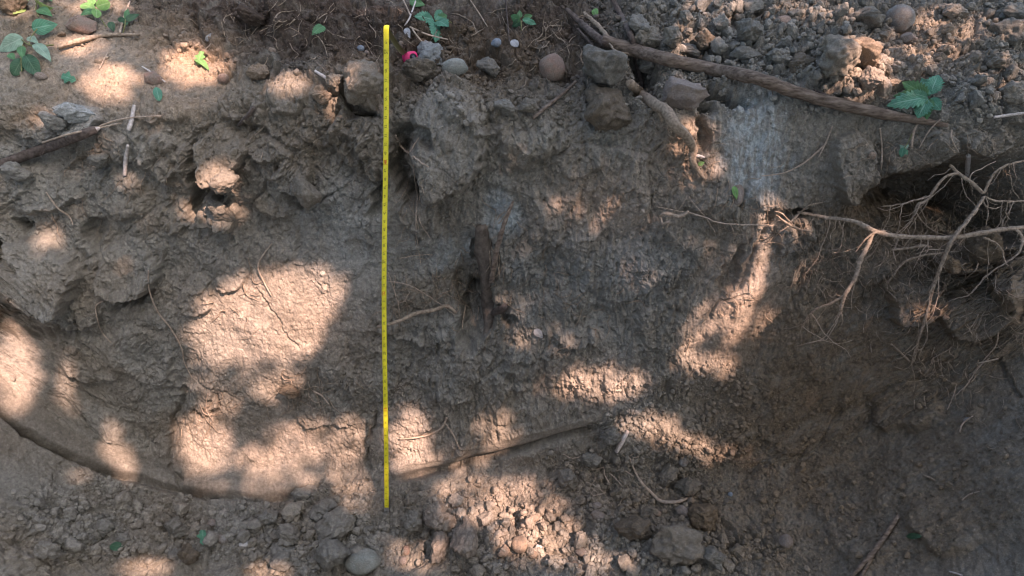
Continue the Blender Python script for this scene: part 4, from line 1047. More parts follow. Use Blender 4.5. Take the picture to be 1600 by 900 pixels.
for (lab_,pts,rr_,of,mt) in [
 ('thin twig running alongside the thick grey stick at the left',[(66,223),(110,209),(150,201),(190,192)],[1.5,1.6,1.5,1],22,M_FINE),
 ('thin curved twig right of the end of the thick grey stick',[(150,200),(175,190),(205,184),(252,181)],[1.3,1.3,1.2,.8],18,M_FINE),
 ('short white peeled twig standing above the thick stick',[(201,204),(206,188),(210,164)],[3,3,2.4],14,M_WHITEWOOD),
 ('short white peeled twig hanging below the thick stick',[(195,274),(197,248),(200,227)],[2.8,3,2],14,M_WHITEWOOD),
 ('forked pale stick lying above the dappled soil at the top left',[(90,73),(130,62),(165,55),(218,54)],[4,3.8,3.5,2],20,M_PALEROOT),
 ('thin leaning stem beside the dark leaves at the top left',[(187,52),(194,26),(203,2)],[1.6,1.5,1.3],30,M_FINE),
 ('thin dry twig across the brown stone at the top left',[(222,104),(240,115),(258,128)],[1,1.3,1],10,M_WHITEWOOD),
 ('short thin twig on the dappled soil below the forked stick',[(155,108),(161,96),(168,82)],[.9,1.1,.9],8,M_FINE),
 ('short peeled twig on the sunlit soil left of the tape',[(492,111),(505,119),(517,127)],[2,2.4,2],8,M_WHITEWOOD),
 ('small pale fibre hanging on the big block left of the tape',[(552,134),(548,148),(543,159)],[1,1.3,1],8,M_WHITEWOOD),
 ('slanting brown twig leaning on the edge at the middle',[(833,185),(850,170),(875,150),(900,127)],[2.6,2.8,2.6,2],16,M_BARK),
 ('long thin root lying over the tape at half its height',[(590,511),(620,503),(650,490),(680,484),(698,478),(713,489)],[1.8,2.4,2.8,2.8,3,2],[75,80,45,30,24,16],M_PALEROOT),
 ('thin stem crossing the topsoil right of the top of the tape',[(628,-4),(640,22),(645,46),(660,66),(676,84)],[1.3,1.4,1.4,1.2,.8],22,M_FINE),
 ('pale straw leaning to the left beside the five part leaf near the top',[(650,0),(640,28),(632,40)],[1.2,1.2,.8],30,M_WHITEWOOD),
 ('thin twig lying under the serrated leaf near the top',[(640,42),(668,54),(700,62)],[1.3,1.3,1],16,M_FINE),
 ('thin straw at the top edge left of the pale scrap',[(732,-4),(748,20),(762,42)],[1,1.2,.8],14,M_FINE),
 ('upright thin stem at the top edge above the small leaves',[(790,-4),(793,30),(796,66)],[1,1,.8],20,M_BARKD),
 ('white wood chip on the crumb slope of the floor',[(963,706),(972,690),(981,673)],[3.4,4,3],10,M_WHITEWOOD),
 ('root lying on the floor and curving up to a pale knuckle',[(984,716),(992,736),(1003,755),(1018,770),(1033,783),(1058,784),(1082,775)],[1.2,1.6,2.2,2.2,3,2.4,1.6],10,M_FINE),
 ('thick peeled stick rising from the bottom edge at the right',[(1325,908),(1345,885),(1362,866),(1384,836),(1404,805)],[2.5,3.4,4,4,3.2],14,M_BARK),
 ('thin stick beside the thick peeled stick at the bottom right',[(1343,906),(1355,884),(1366,864)],[2.4,2.4,2],12,M_BARK),
 ('thin bent twig on the face below the ground edge at the right',[(1190,275),(1225,270),(1254,256),(1276,238),(1292,222)],[.8,1.2,1.3,1.3,1],10,M_FINE),
 ('straight thin twig crossing the bent twig on the right of the face',[(1279,246),(1290,224),(1301,197)],[1,1.2,1],14,M_FINE),
 ('pale bare twig at the right border above the hollow',[(1553,183),(1575,180),(1604,176)],[2.4,2.6,2.4],14,M_WHITEWOOD),
 ('white cut stub of root sticking out above the hollow',[(1513,243),(1512,258),(1511,274)],[3.2,3.4,3],22,M_WHITEWOOD),
 ('thin root hanging straight down over the mouth of the hollow',[(1375,200),(1378,230),(1377,262),(1373,290)],[1.2,1.2,1.3,.9],14,M_FINE),
 ('thin root hanging from the long root above the small sprig',[(1438,188),(1428,204),(1424,232)],[1.5,1.6,1.2],16,M_FINE),
 ('thin root curving down right of the small sprig',[(1470,186),(1452,204),(1436,232)],[1.2,1.2,.8],12,M_FINE),
 ('thin curly root hanging under the ground edge near the right',[(1487,203),(1486,214),(1491,226),(1496,236)],[1,1.3,1,.8],12,M_FINE),
 ('pale straw in the rubble left of the round grey boulder',[(1355,60),(1366,48),(1375,30),(1372,18)],[1.6,1.8,1.5,1],16,M_PALEROOT),
 ('pale straw lying in the rubble right of the dark stick',[(1178,40),(1188,26),(1202,12)],[1,1.2,1],16,M_FINE),
 ('short dark stub of wood at the right of the left slope',[(372,196),(384,184),(397,168)],[2.5,3,3.4],10,M_BARKD),
 ('twisted thin root hanging on the left of the face',[(232,422),(233,452),(246,486),(268,515),(284,545),(288,566),(300,590)],[1.2,1.4,1.5,1.7,1.6,1.2,.6],8,M_FINE),
 ('short curled thin root left of the twisted one',[(162,470),(150,478),(152,498),(160,520),(178,540)],[.8,1,.9,.8,.5],6,M_FINE),
 ('curved thin root on the upper left of the face',[(72,300),(90,325),(108,338),(114,352)],[1,1.3,1.3,.8],8,M_FINE),
 ('forked root lying on the lower face right of the tape',[(698,652),(690,668),(668,680),(640,685),(624,686)],[1.8,2,1.8,1.4,1],10,M_FINE),
 ('short pale root hanging below the forked root',[(696,662),(706,676),(714,692),(722,712)],[1.4,1.8,1.6,1.2],12,M_FINE),
 ('thin root hanging on the sunlit patch left of the tape',[(425,380),(410,400),(403,418),(412,440),(424,462)],[.8,1.2,1.4,1.2,.7],8,M_FINE),
 ('small pale root on the dark knot in the lower left face',[(490,612),(502,618),(514,632)],[1.2,1.4,.8],8,M_FINE),
 ('small pale rootlet low on the right-hand slope',[(1500,676),(1504,662),(1520,650)],[1.2,1.2,.8],6,M_FINE),
 ('short pale rootlet in the middle of the dark slope',[(1443,742),(1452,746),(1460,750)],[1.3,1.6,1.2],6,M_PALEROOT),
 ('slender rootlet on the dark slope near the right border',[(1503,782),(1514,773),(1530,768)],[.8,1.2,.8],6,M_FINE),
 ('white sliver at the bottom edge of the right slope',[(1484,893),(1494,896),(1504,899)],[1.3,1.4,1],6,M_WHITEWOOD)]:
    root('twig' if mt in (M_WHITEWOOD,M_BARK,M_BARKD) else 'root', 'twig' if mt in (M_WHITEWOOD,M_BARK,M_BARKD) else 'root', lab_, [('t',pts,rr_,of,mt)], mt, T_ if mt in (M_WHITEWOOD,M_BARK) else 'thin roots showing in the soil')

# old rotten root set in the middle of the face
def fibr(x0,y0,x1,y1,r_=1.3,o_=30): 
    mx_,my_ = (x0+x1)/2+random.uniform(-4,4),(y0+y1)/2; return ('fibre',[(x0,y0),(mx_,my_),(x1,y1)],[r_*.7,r_,r_*.6],[o_,o_+5,o_-4],M_PALEROOT)
root('rotten_root','root','dark rotten root with frayed pale fibres embedded in the middle of the face',[
 ('root_stem',[(752,352),(758,390),(762,430),(768,470),(764,508),(755,548)],[8,15,11,16,8,2],[4,8,10,14,10,2],M_ROT),
 ('side_root',[(768,440),(774,400),(784,362),(797,325),(803,314)],[5,5,4,3,1.2],[30,34,34,30,22],M_BARK),
 ('stub',[(770,490),(780,484),(790,477)],[6,7,4],[20,24,22],M_BARKD),
 fibr(774,395,775,425),fibr(770,392,767,420),fibr(765,392,770,436),fibr(776,400,781,432),
 fibr(795,328,779,350,1.5,36),fibr(798,330,784,356,1.3,38),fibr(790,330,776,344,1.2,36),fibr(766,400,760,424,1.0)],M_BARKD)
root('root','root','branched thin roots left of the rotten root',[
 ('rootlet',[(606,425),(614,448),(622,474),(625,496)],[1,1.3,1.1,.6],8),('rootlet',[(640,478),(626,480),(622,470)],[.9,1,.8],8),
 ('rootlet',[(606,440),(640,446),(680,470),(710,492)],[1.1,1.1,1.2,.7],8),('rootlet',[(640,456),(632,470),(622,474)],[.8,1,.8],8),
 ('rootlet',[(728,476),(724,498),(722,514)],[1,1.3,.8],10),('rootlet',[(748,480),(746,500)],[1,.7],12),('rootlet',[(716,440),(735,455),(752,462)],[1,1.2,1],12)],M_FINE)
root('root','root','pair of thin roots hanging just right of the tape at the upper face',[
 ('rootlet',[(650,282),(652,310),(650,340),(652,376),(658,414)],[1,1.3,1.3,1.1,.6],10),('rootlet',[(662,280),(655,314),(656,345),(672,372)],[.9,1.1,1.1,.7],10),
 ('rootlet',[(624,404),(650,399),(676,398)],[.7,1,.7],8)],M_FINE)
root('root','root','forked thin root over the dark gap right of the tape',[
 ('root_stem',[(618,212),(626,228),(637,238),(652,250),(669,261)],[2,2.4,2.4,2,1.2],[20,26,30,26,20]),('rootlet',[(640,238),(648,225),(655,214)],[1.2,1.2,.8],26),('rootlet',[(645,244),(647,270),(650,298)],[1.3,1.2,.8],22)],M_FINE)
root('root','root','knotted curled root with a long thread on the upper right of the face',[
 ('root_stem',[(1032,338),(1040,333),(1062,338),(1076,330)],[2.6,3,3.4,2],[36,42,42,36]),('root_stem',[(1032,338),(1036,350),(1045,346),(1040,358)],[2.4,2.4,2.2,1.2],[36,38,38,34]),
 ('rootlet',[(1025,323),(1060,330),(1090,336),(1125,348),(1160,351),(1215,352)],[1,1.4,1.6,1.4,1.3,.8],[16,26,30,34,34,24]),
 ('rootlet',[(1075,306),(1090,325),(1106,345),(1118,364)],[.9,1.1,1,.7],22),('rootlet',[(1060,328),(1070,314),(1074,305)],[.8,1,.7],22)],M_FINE)
root('root','root','tuft of sunlit broken roots at the left end of the horizontal root',[
 ('root_stem',[(1212,336),(1232,350),(1248,358),(1267,362)],[1.6,2.4,2.8,2],[30,44,50,50]),('rootlet',[(1232,350),(1248,335),(1262,322),(1285,316)],[1.8,1.6,1.3,.8],[44,46,44,36]),
 ('rootlet',[(1240,352),(1220,344),(1204,350)],[1.5,1.4,.8],[44,40,30]),('rootlet',[(1234,352),(1218,362),(1208,374)],[1.5,1.2,.7],[44,36,24]),('rootlet',[(1238,350),(1222,334),(1210,330)],[1.2,1.2,.7],[44,40,30]),
 ('rootlet',[(1252,358),(1254,366),(1248,372)],[1.4,1.2,.8],[48,48,44])],M_PALEROOT)
D=True
root('tree_root','root','long pale horizontal root spanning the hollow at the right with side roots',[
 ('root_stem',[(1246,331),(1270,336),(1300,341),(1335,346),(1365,360),(1400,369),(1440,371),(1490,371),(1540,363),(1580,357),(1612,355)],[2.5,3.6,4,4.4,5,4.6,4.4,4.6,4.6,4.2,4],[8,30,65,105,140,150,150,150,145,135,120],M_PALEROOT,D),
 ('side_root',[(1364,366),(1356,384),(1344,408),(1336,436),(1322,458),(1314,484),(1310,496)],[4,4.4,4.6,4.4,4,3,1.4],[142,155,170,185,195,195,190],M_PALEROOT,D),
 ('rootlet',[(1316,486),(1306,496),(1302,502)],[1.6,1.2,.8],[195,190,186],M_PALEROOT,D),('rootlet',[(1314,488),(1316,500),(1314,508)],[1.6,1.2,.7],[194,188,182],M_PALEROOT,D),
 ('side_root',[(1318,462),(1298,474),(1276,482),(1262,496),(1253,512)],[2,2.4,2,1.8,1],[192,170,140,100,60],M_PALEROOT,D),
 ('rootlet',[(1383,362),(1366,364),(1352,374),(1336,394)],[3,2.4,2,1.2],[142,148,150,140],M_PALEROOT,D),
 ('side_root',[(1536,371),(1556,380),(1566,392),(1568,402)],[2.4,2.2,1.8,1.2],[146,138,130,120],M_PALEROOT,D),
 ('side_root',[(1588,358),(1597,370),(1592,394),(1572,410),(1540,432),(1515,460),(1490,468),(1455,486)],[3.5,3,2.2,1.8,1.8,1.6,1.4,1],[136,126,110,90,74,60,46,24],M_FINE,D),
 ('rootlet',[(1404,366),(1402,380),(1396,394),(1400,408)],[1,1,1,.6],[70,60,50,40],M_FINE,D),('rootlet',[(1440,372),(1438,384),(1432,392)],[1.2,1,.7],[80,74,70],M_FINE,D)],M_PALEROOT)
root('tree_root','root','slanting pale root crossing in front of the horizontal root at the right',[
 ('root_stem',[(1537,308),(1524,330),(1506,352),(1490,372),(1478,398),(1466,428),(1456,458),(1448,492),(1437,524),(1427,565)],[3,3.6,3.8,4,3.6,3.4,3,3.4,2.6,2.4],[90,120,150,168,160,140,120,96,74,50],M_PALEROOT,D),
 ('rootlet',[(1450,488),(1432,500),(1418,520)],[1.4,1.2,.6],[96,74,50],M_FINE,D),('rootlet',[(1450,484),(1470,480),(1485,470)],[1.2,1.1,.7],[58,44,30],M_FINE,D),
 ('rootlet',[(1446,496),(1444,510),(1440,520)],[1.2,1,.6],[56,46,40],M_FINE,D)],M_PALEROOT)
root('tree_root','root','forked pale root coming out of the roof of the hollow at the right',[
 ('root_stem',[(1484,258),(1497,270),(1516,284),(1537,302)],[2.4,3,3.4,3],[20,36,54,60],M_PALEROOT,D),
 ('side_root',[(1537,302),(1550,276),(1568,260),(1604,250)],[2.6,2.4,2.2,1.8],[60,56,50,36],M_PALEROOT,D),
 ('side_root',[(1497,271),(1478,276),(1462,294),(1450,312),(1436,318),(1430,330),(1424,346)],[2.6,3,3.2,3.2,3,3,1.6],[36,46,50,46,40,30,20],M_PALEROOT,D),
 ('side_root',[(1448,306),(1425,314),(1400,320),(1376,323)],[1.8,1.8,1.8,1],[42,34,24,14],M_PALEROOT,D),
 ('side_root',[(1538,307),(1555,314),(1575,315),(1606,314)],[2.2,2.2,2,1.6],[60,56,50,40],M_PALEROOT,D),
 ('rootlet',[(1536,308),(1540,322),(1555,326),(1564,322)],[1.8,1.7,1.5,.9],[60,60,56,52],M_PALEROOT,D),
 ('rootlet',[(1574,316),(1572,334),(1579,344)],[1.4,1.3,.7],[52,50,44],M_PALEROOT,D),
 ('rootlet',[(1515,286),(1518,272),(1536,262),(1556,252)],[1.2,1.2,1.2,.8],[56,50,40,30],M_FINE,D)],M_PALEROOT)
for lab_,st_ in [
 ('short pale root slanting across the hollow below the horizontal root',[('root_stem',[(1384,446),(1398,428),(1410,412),(1426,404),(1450,398),(1498,393)],[1.6,2.2,2.6,2.6,2.2,1.2],[20,30,36,40,40,30],M_PALEROOT,D),('rootlet',[(1432,397),(1450,390),(1475,390)],[1,1.2,.7],[40,40,36],M_FINE,D)]),
 ('thin pale root just under the horizontal root in the hollow',[('t',[(1393,390),(1420,388),(1440,384),(1456,386)],[1.8,2,2,1.2],[40,46,50,46],M_PALEROOT,D)]),
 ('long thin root entering from the right border over the dark slope',[('root_stem',[(1606,463),(1575,464),(1540,468),(1500,472)],[2.4,2.2,2,1.2],[30,34,34,24],M_FINE,D),('side_root',[(1588,468),(1575,490),(1562,512),(1556,540),(1534,566),(1514,590)],[2,1.8,1.6,1.4,1.2,.8],[30,28,24,20,14,8],M_FINE,D),('rootlet',[(1560,494),(1548,480),(1545,472)],[1,1,.7],[26,24,20],M_FINE,D),('rootlet',[(1546,500),(1550,515),(1548,530)],[1,1,.6],[24,20,14],M_FINE,D)]),
 ('thin forked root low on the dark slope near the right border',[('root_stem',[(1490,620),(1510,602),(1528,576),(1546,560)],[.8,1.2,1.4,1],8,M_FINE),('rootlet',[(1525,568),(1540,565),(1560,560)],[1.4,1.8,1.2],8,M_FINE),('rootlet',[(1480,640),(1488,622),(1495,600)],[.8,1,.7],6,M_FINE)]),
 ('short straight root end at the left of the dark slope',[('t',[(1392,537),(1404,548),(1422,565)],[1.2,1.5,1],[10,14,10],M_PALEROOT)]),
 ('tangle of fine curled roots lying on the pit floor',[('rootlet',[(955,725),(944,730),(946,745),(952,756),(948,768)],[1,1.4,1.4,1.3,.8],8),('rootlet',[(952,740),(962,748),(972,760)],[1.2,1.4,.8],8),('rootlet',[(944,730),(925,734),(914,728)],[1.2,1.1,.7],8),
   ('rootlet',[(915,752),(930,760),(942,768)],[.8,1.2,1],8),('rootlet',[(975,722),(985,716),(998,714)],[.9,1,.7],10),('rootlet',[(880,710),(895,716),(908,712)],[.8,1.1,.7],8),('rootlet',[(955,735),(975,735),(990,745)],[.8,1,.7],10),('rootlet',[(912,775),(930,774),(946,770)],[.8,1,.7],6)]),
 ('root fibres dangling on the lower left face above the cut',[('rootlet',[(312,632),(318,645),(330,650)],[1,1.2,.7],8),('rootlet',[(325,615),(322,640),(335,660)],[.8,1,.6],8),('rootlet',[(305,640),(308,655),(318,660)],[.9,1,.6],8)]),
 ]:
    root('root','root',lab_,st_,M_FINE,'thin roots showing in the soil')

# hair-fine rootlets everywhere (uncountable)
parts = []
rr = random.Random(5)
zones = [(480,600,60,40,40),(720,450,60,50,34),(1450,390,140,90,230),(1540,320,80,60,130),(600,70,180,60,50),(860,60,100,60,55),(420,50,120,50,40),(620,470,30,60,16),(1230,390,60,60,26),(640,300,30,60,12),
         (1080,230,50,50,20),(330,650,40,30,14),(400,450,60,80,12),(1150,430,50,60,14),(960,740,80,50,16),(760,400,40,60,18),(1400,230,80,30,18),(850,400,120,120,18),(1500,600,120,80,18),(200,250,180,120,24),(960,110,40,40,16),(1550,500,60,60,30),(1150,330,100,50,40),(1300,420,70,60,46),(1470,560,110,80,50),(950,480,120,80,24)]
for (cx,cy,rx,ry,n) in zones:
    for k in range(n):
        x0 = cx+rr.gauss(0,rx*.5); y0 = cy+rr.gauss(0,ry*.5); a_ = rr.gauss(math.pi/2,.8) if cy>150 else rr.uniform(0,6.28)
        L = rr.uniform(12,46); pts=[]; hol = (1300<cx and 250<cy<460)
        for j in range(5):
            pts.append(at(x0,y0,(rr.uniform(.004,.01) if not hol else rr.uniform(.01,.05)))); x0 += math.cos(a_)*L/4; y0 += math.sin(a_)*L/4; a_ += rr.gauss(0,.45)
        if max((pts[i+1]-pts[i]).length for i in range(4)) > .09: continue
        w_ = rr.uniform(.4,.9)*pxm(pts[0]); parts.append(tube(pts,[w_,w_,w_,w_*.8,w_*.4],4,0,0,seed=k))
v,f = join(parts)
tag(put('root_hairs', mesh_from('root_hairs',v,f,M_PALEROOT)),'hair-fine rootlets bristling from the soil face and topsoil','root hairs',kind='stuff')

# ------------------------------------------------------------------ LEAVES
def leaf_mesh(name, p0, p1, width, nvec, mat, kind='ovate', fold=.25, bend=.15, seed=0):
    """blade from p0 (base) to p1 (tip); width in metres"""
    r = random.Random(seed); ax = p1-p0; L = ax.length; ax.normalize(); n = (nvec-ax*nvec.dot(ax)).normalized(); sd = ax.cross(n)
    NS, NA = 34, 4; V, UV = [], []
    for i in range(NS+1):
        t = i/NS
        if kind=='ovate': w = (math.sin(math.pi*t**.72)**.8)*(1-.25*t)
        elif kind=='oval': w = math.sin(math.pi*t)**.55
        elif kind=='serrate': w = (math.sin(math.pi*t**.8)**.75)*(1+.22*(((t*8)%1)-.5)*2*(0 if t>.96 else 1))
        elif kind=='lobed': w = (math.sin(math.pi*t**.8)**.7)*(1+.34*math.sin(t*15+1.2))
        else: w = math.sin(math.pi*t)
        w = max(w,.0)*width*.5
        if i in (0,NS): w = width*.012
        for j in range(-NA,NA+1):
            u = j/NA; z = abs(u)*w*fold - bend*L*(t-.5)**2*2*1 + .012*L*math.sin(9*t+u*3+seed)+bend*L*.5
            z -= (u*u)*w*.18
            V.append(p0+ax*(t*L)+sd*(u*w*(1+r.uniform(-.03,.03)))+n*z); UV.append((u,t))
    f=[]; m_=2*NA+1
    for i in range(NS):
        for j in range(2*NA): a_=i*m_+j; f.append((a_,a_+1,a_+1+m_,a_+m_))
    me = mesh_from(name, V, f, mat); ul = me.uv_layers.new(name='leaf')
    li = np.empty(len(me.loops),np.int32); me.loops.foreach_get('vertex_index',li); ul.data.foreach_set('uv', np.array(UV,np.float32)[li].ravel())
    return me
def shift(me, o0):
    a_ = np.empty(len(me.vertices)*3,np.float32); me.vertices.foreach_get('co',a_); a_=a_.reshape(-1,3)-np.array(o0,dtype=np.float32); me.vertices.foreach_set('co',a_.ravel()); me.update()
def leafspec(b, t, w, off0, off1):
    p0 = at(*b,off0*.001); p1 = at(*t,off1*.001); return p0,p1,w*pxm(p0)
_ls=[0]
def plant(name, cat, label, leaves, stems=(), group=None, mat_s=None):
    """leaves: (base, tip, width px, mat, kind, off_base mm, off_tip mm)"""
    if len(leaves)==1 and not stems:
        l = leaves[0]; p0,p1,w = leafspec(*l[:3],l[5],l[6]); _ls[0]+=1
        nv = ((CAM-p0).normalized()*.7+hit(*l[0])[1]*.5).normalized()
        me = leaf_mesh(name,p0,p1,w,nv,M_LEAF[l[3]],l[4],seed=_ls[0]); shift(me,p0); o_=put(name,me,None,p0); tag(o_,label,cat,group); return o_
    p00 = at(*leaves[0][0]); e = empty(name,p00); tag(e,label,cat,group)
    for l in leaves:
        p0,p1,w = leafspec(*l[:3],l[5],l[6]); _ls[0]+=1
        nv = ((CAM-p0).normalized()*.7+hit(*l[0])[1]*.5+Vector((random.gauss(0,.2),random.gauss(0,.2),random.gauss(0,.2)))).normalized()
        me = leaf_mesh('leaf',p0,p1,w,nv,M_LEAF[l[3]],l[4],seed=_ls[0]); shift(me,p00); put('leaf',me,e)
    for (pts,r0,r1,of) in stems:
        P_ = rootpts(pts,of); k = pxm(P_[0]); v,f = tube(P_,lin(r0*k,r1*k,len(pts)),6,.03); put('stem',mesh_from('stem',[q_-p00 for q_ in v],f,mat_s or M_STEM),e)
    return e
plant('leafy_shoot','plant','leafy shoot with broad pale green leaves at the left of the top left corner',[
 ((36,60),(-2,80),30,'pale','ovate',40,34),((50,45),(90,38),27,'teal','ovate',46,40),((55,68),(80,97),20,'pale','ovate',42,26),((40,86),(60,118),24,'dark','oval',24,12),
 ((34,92),(20,118),20,'dark','oval',20,10),((44,58),(60,68),14,'pale','ovate',40,38),((33,72),(36,93),14,'green','ovate',34,24),((14,84),(24,94),12,'green','ovate',30,22)],
 [([(84,70),(60,72),(45,70),(34,62)],1.2,1,[20,30,38,42]),([(45,70),(50,56),(58,45)],1,.8,[38,42,44]),([(34,112),(33,92),(36,70)],1,1,[10,20,34])])
plant('leafy_shoot','plant','sunlit yellow green leaves at the very top left corner',[
 ((58,4),(84,12),18,'lime','ovate',40,34),((60,14),(82,26),18,'green','ovate',30,22),((38,12),(20,22),14,'lime','ovate',36,30),((66,-4),(82,2),14,'green','ovate',40,36),((34,4),(46,-4),12,'lime','ovate',36,34)],
 [([(60,26),(56,12),(60,0)],1,1,[20,30,40])])
plant('seedling','plant','bright green seedling with round leaves standing above the forked stick',[
 ((148,14),(126,8),16,'fresh','oval',50,46),((150,10),(172,4),18,'fresh','oval',52,48),((150,14),(151,28),14,'fresh','oval',48,40),((146,16),(126,24),12,'green','ovate',40,30),((142,8),(140,-4),14,'fresh','oval',52,52)],
 [([(166,42),(156,26),(149,12)],1,1,[10,30,50])])
plant('seedling','plant','dark green seedling with narrow leaves right of the bright seedling',[
 ((196,32),(218,22),11,'dark','ovate',34,30),((196,30),(200,14),10,'green','ovate',36,34),((195,32),(184,30),10,'dark','ovate',34,30),((195,34),(198,40),9,'dark','ovate',30,26),((172,34),(178,50),12,'dark','ovate',30,18)],
 [([(192,52),(195,40),(196,30)],1,.8,[10,24,34])])
LG='single fallen leaves on the soil'
def single(label,b,t,w,mat,kind,o0,o1): plant('fallen_leaf','leaf',label,[(b,t,w,mat,kind,o0,o1)],(),LG)
plant('fallen_leaf','leaf','light green pointed leaf on the sunlit soil at the top left',[((316,80),(310,102),13,'fresh','lobed',14,10),((306,92),(327,110),14,'fresh','ovate',12,12)],[([(330,68),(322,76),(316,82)],.8,.8,[6,10,14])],LG,M_FINE)
single('small oval teal leaf below the sunlit patch at the top left',(244,136),(249,158),13,'teal','oval',10,8)
single('small toothed teal leaf lying left of the sunlit patch',(96,118),(119,126),15,'teal','lobed',8,8)
single('small toothed green leaf in the dark topsoil left of the tape',(506,41),(487,55),15,'green','serrate',16,12)
single('tiny green leaf beside the upright dark stick',(928,14),(934,28),12,'fresh','ovate',30,26)
single('small bright green leaf at the tip of the bent root',(1091,258),(1101,253),8,'fresh','ovate',14,20)
single('small bright green leaf on the grey stone in the face',(1146,291),(1151,312),11,'fresh','ovate',24,16)
single('crumpled teal leaf on the pit floor at the lower left',(316,828),(318,852),14,'teal','lobed',12,8)
single('round dark green leaf on the pit floor at the lower left',(172,852),(192,857),15,'dark','oval',12,10)
single('pale leaf scrap curled up on the middle of the face',(836,514),(848,528),14,'dry','ovate',16,10)
single('grey white dry leaf caught between stems near the top of the tape',(634,44),(641,60),11,'dry','ovate',20,12)
single('round white scrap near the top edge right of the serrated plant',(799,63),(809,73),13,'dry','oval',12,12)
single('pale folded leaf at the top left in the dark topsoil',(322,64),(330,52),8,'dry','ovate',10,14)
single('dark green leaf pressed in the right-hand slope near the bottom',(1416,838),(1440,838),9,'dark','oval',5,5)
plant('seedling','plant','serrated five part green leaf right of the top of the tape',[
 ((678,32),(647,26),20,'teal','serrate',40,30),((680,32),(690,16),15,'teal','serrate',42,38),((681,34),(701,42),22,'teal','serrate',42,32),((679,34),(680,66),23,'teal','serrate',42,24),((681,31),(699,24),14,'green','serrate',42,36)],
 [([(706,36),(694,30),(680,33)],.9,1,[10,30,42])])
plant('seedling','plant','green leaf cut by the top edge right of the tape',[((640,2),(664,8),18,'green','ovate',30,20),((650,-2),(662,-6),14,'green','ovate',32,30)],[([(640,8),(644,0)],.9,.9,[10,30])])
plant('seedling','plant','small dark green seedling near the top edge left of the broken root end',[
 ((812,32),(798,24),15,'green','ovate',24,18),((814,32),(800,42),14,'dark','ovate',22,16),((816,30),(838,38),10,'teal','serrate',24,18),((818,28),(832,24),10,'green','ovate',24,20),((812,28),(812,16),9,'green','ovate',26,24)],[([(815,48),(814,32)],.9,.9,[8,24])])
plant('seedling','plant','large serrated teal plant growing just above the right end of the long root',[
 ((1450,153),(1385,166),29,'teal','serrate',50,34),((1450,150),(1410,128),24,'green','serrate',52,44),((1449,152),(1418,144),16,'teal','serrate',60,56),((1453,150),(1440,122),15,'teal','serrate',50,46),((1453,148),(1466,117),26,'teal','serrate',54,48),
 ((1447,151),(1396,150),20,'green','serrate',46,40),((1452,156),(1448,187),16,'green','serrate',50,38),
 ((1450,154),(1434,185),26,'teal','serrate',56,46),((1454,154),(1470,172),18,'teal','serrate',54,44),((1451,155),(1456,172),13,'green','serrate',58,50),((1446,150),(1430,128),14,'teal','serrate',56,54)],
 [([(1470,172),(1462,160),(1452,153)],1.2,1,[6,30,50])])
plant('seedling','plant','tiny wilted blue green sprig hanging under the ground edge',[
 ((1412,230),(1408,246),10,'teal','serrate',20,16),((1413,232),(1420,226),7,'pale','ovate',20,18),((1411,232),(1406,226),6,'pale','ovate',18,16),((1414,234),(1418,242),7,'teal','ovate',18,14)],[([(1428,204),(1420,220),(1413,232)],.8,.7,[14,18,20])])

# ------------------------------------------------------------------ TAPE MEASURE
tm = empty('tape_measure', T0); tag(tm,'yellow steel tape measure hanging down the pit face from its pink case','tape measure')
M_TAPE,nt_,b_ = newmat('yellow_blade')
n_ = N(nt_,'ShaderNodeTexNoise'); n_.inputs['Scale'].default_value=14; n_.inputs['Detail'].default_value=5
tc_ = N(nt_,'ShaderNodeTexCoord'); nt_.links.new(tc_.outputs['Object'], n_.inputs['Vector'])
cr_ = N(nt_,'ShaderNodeValToRGB'); cr_.color_ramp.elements[0].color=(.76,.68,.03,1); cr_.color_ramp.elements[1].color=(.90,.80,.04,1); cr_.color_ramp.elements[0].position=.38; cr_.color_ramp.elements[1].position=.6
nt_.links.new(n_.outputs['Fac'],cr_.inputs[0]); nt_.links.new(cr_.outputs[0],b_.inputs['Base Color']); b_.inputs['Roughness'].default_value=.45
def flatmat(name,c,rough=.5,metal=0.0):
    m,nt,b = newmat(name); b.inputs['Base Color'].default_value=(*c,1); b.inputs['Roughness'].default_value=rough; b.inputs['Metallic'].default_value=metal
    n = N(nt,'ShaderNodeTexNoise'); n.inputs['Scale'].default_value=300; bp = N(nt,'ShaderNodeBump'); bp.inputs['Strength'].default_value=.15; bp.inputs['Distance'].default_value=.0005
    nt.links.new(n.outputs['Fac'],bp.inputs['Height']); nt.links.new(bp.outputs[0],b.inputs['Normal']); return m
nt_.nodes['Principled BSDF'].inputs['Specular IOR Level'].default_value=.4
M_BLADEBACK=flatmat('dull_blade_back',(.16,.15,.07),.6); M_INK=flatmat('black_ink',(.28,.24,.03),.6); M_RED=flatmat('red_ink',(.62,.07,.02),.6)
M_PINK=flatmat('pink_rubber',(.78,.06,.20),.5); M_BLACKR=flatmat('black_rubber',(.02,.02,.022),.55); M_CASE=flatmat('grey_case',(.16,.16,.20),.5); M_STEEL=flatmat('steel_hook',(.45,.44,.42),.4,.8)
W = .0140
wid = Vector((1,0,0))
ax = (T1-T0); LT = ax.length; axn = ax.normalized(); nf = axn.cross(wid).normalized()
if nf.dot(CAM-T0) < 0: nf = -nf
def blade_pt(s):          # slight sideways bow of the hanging blade
    t = s/LT; return T0+ax*t+Vector((-.0050*math.sin(math.pi*min(1,max(0,t))**.9)+.002*math.sin(t*9),0,0))+nf*(.003*math.sin(t*7))
path = [(blade_pt(LT*i/90), wid, nf) for i in range(91)]
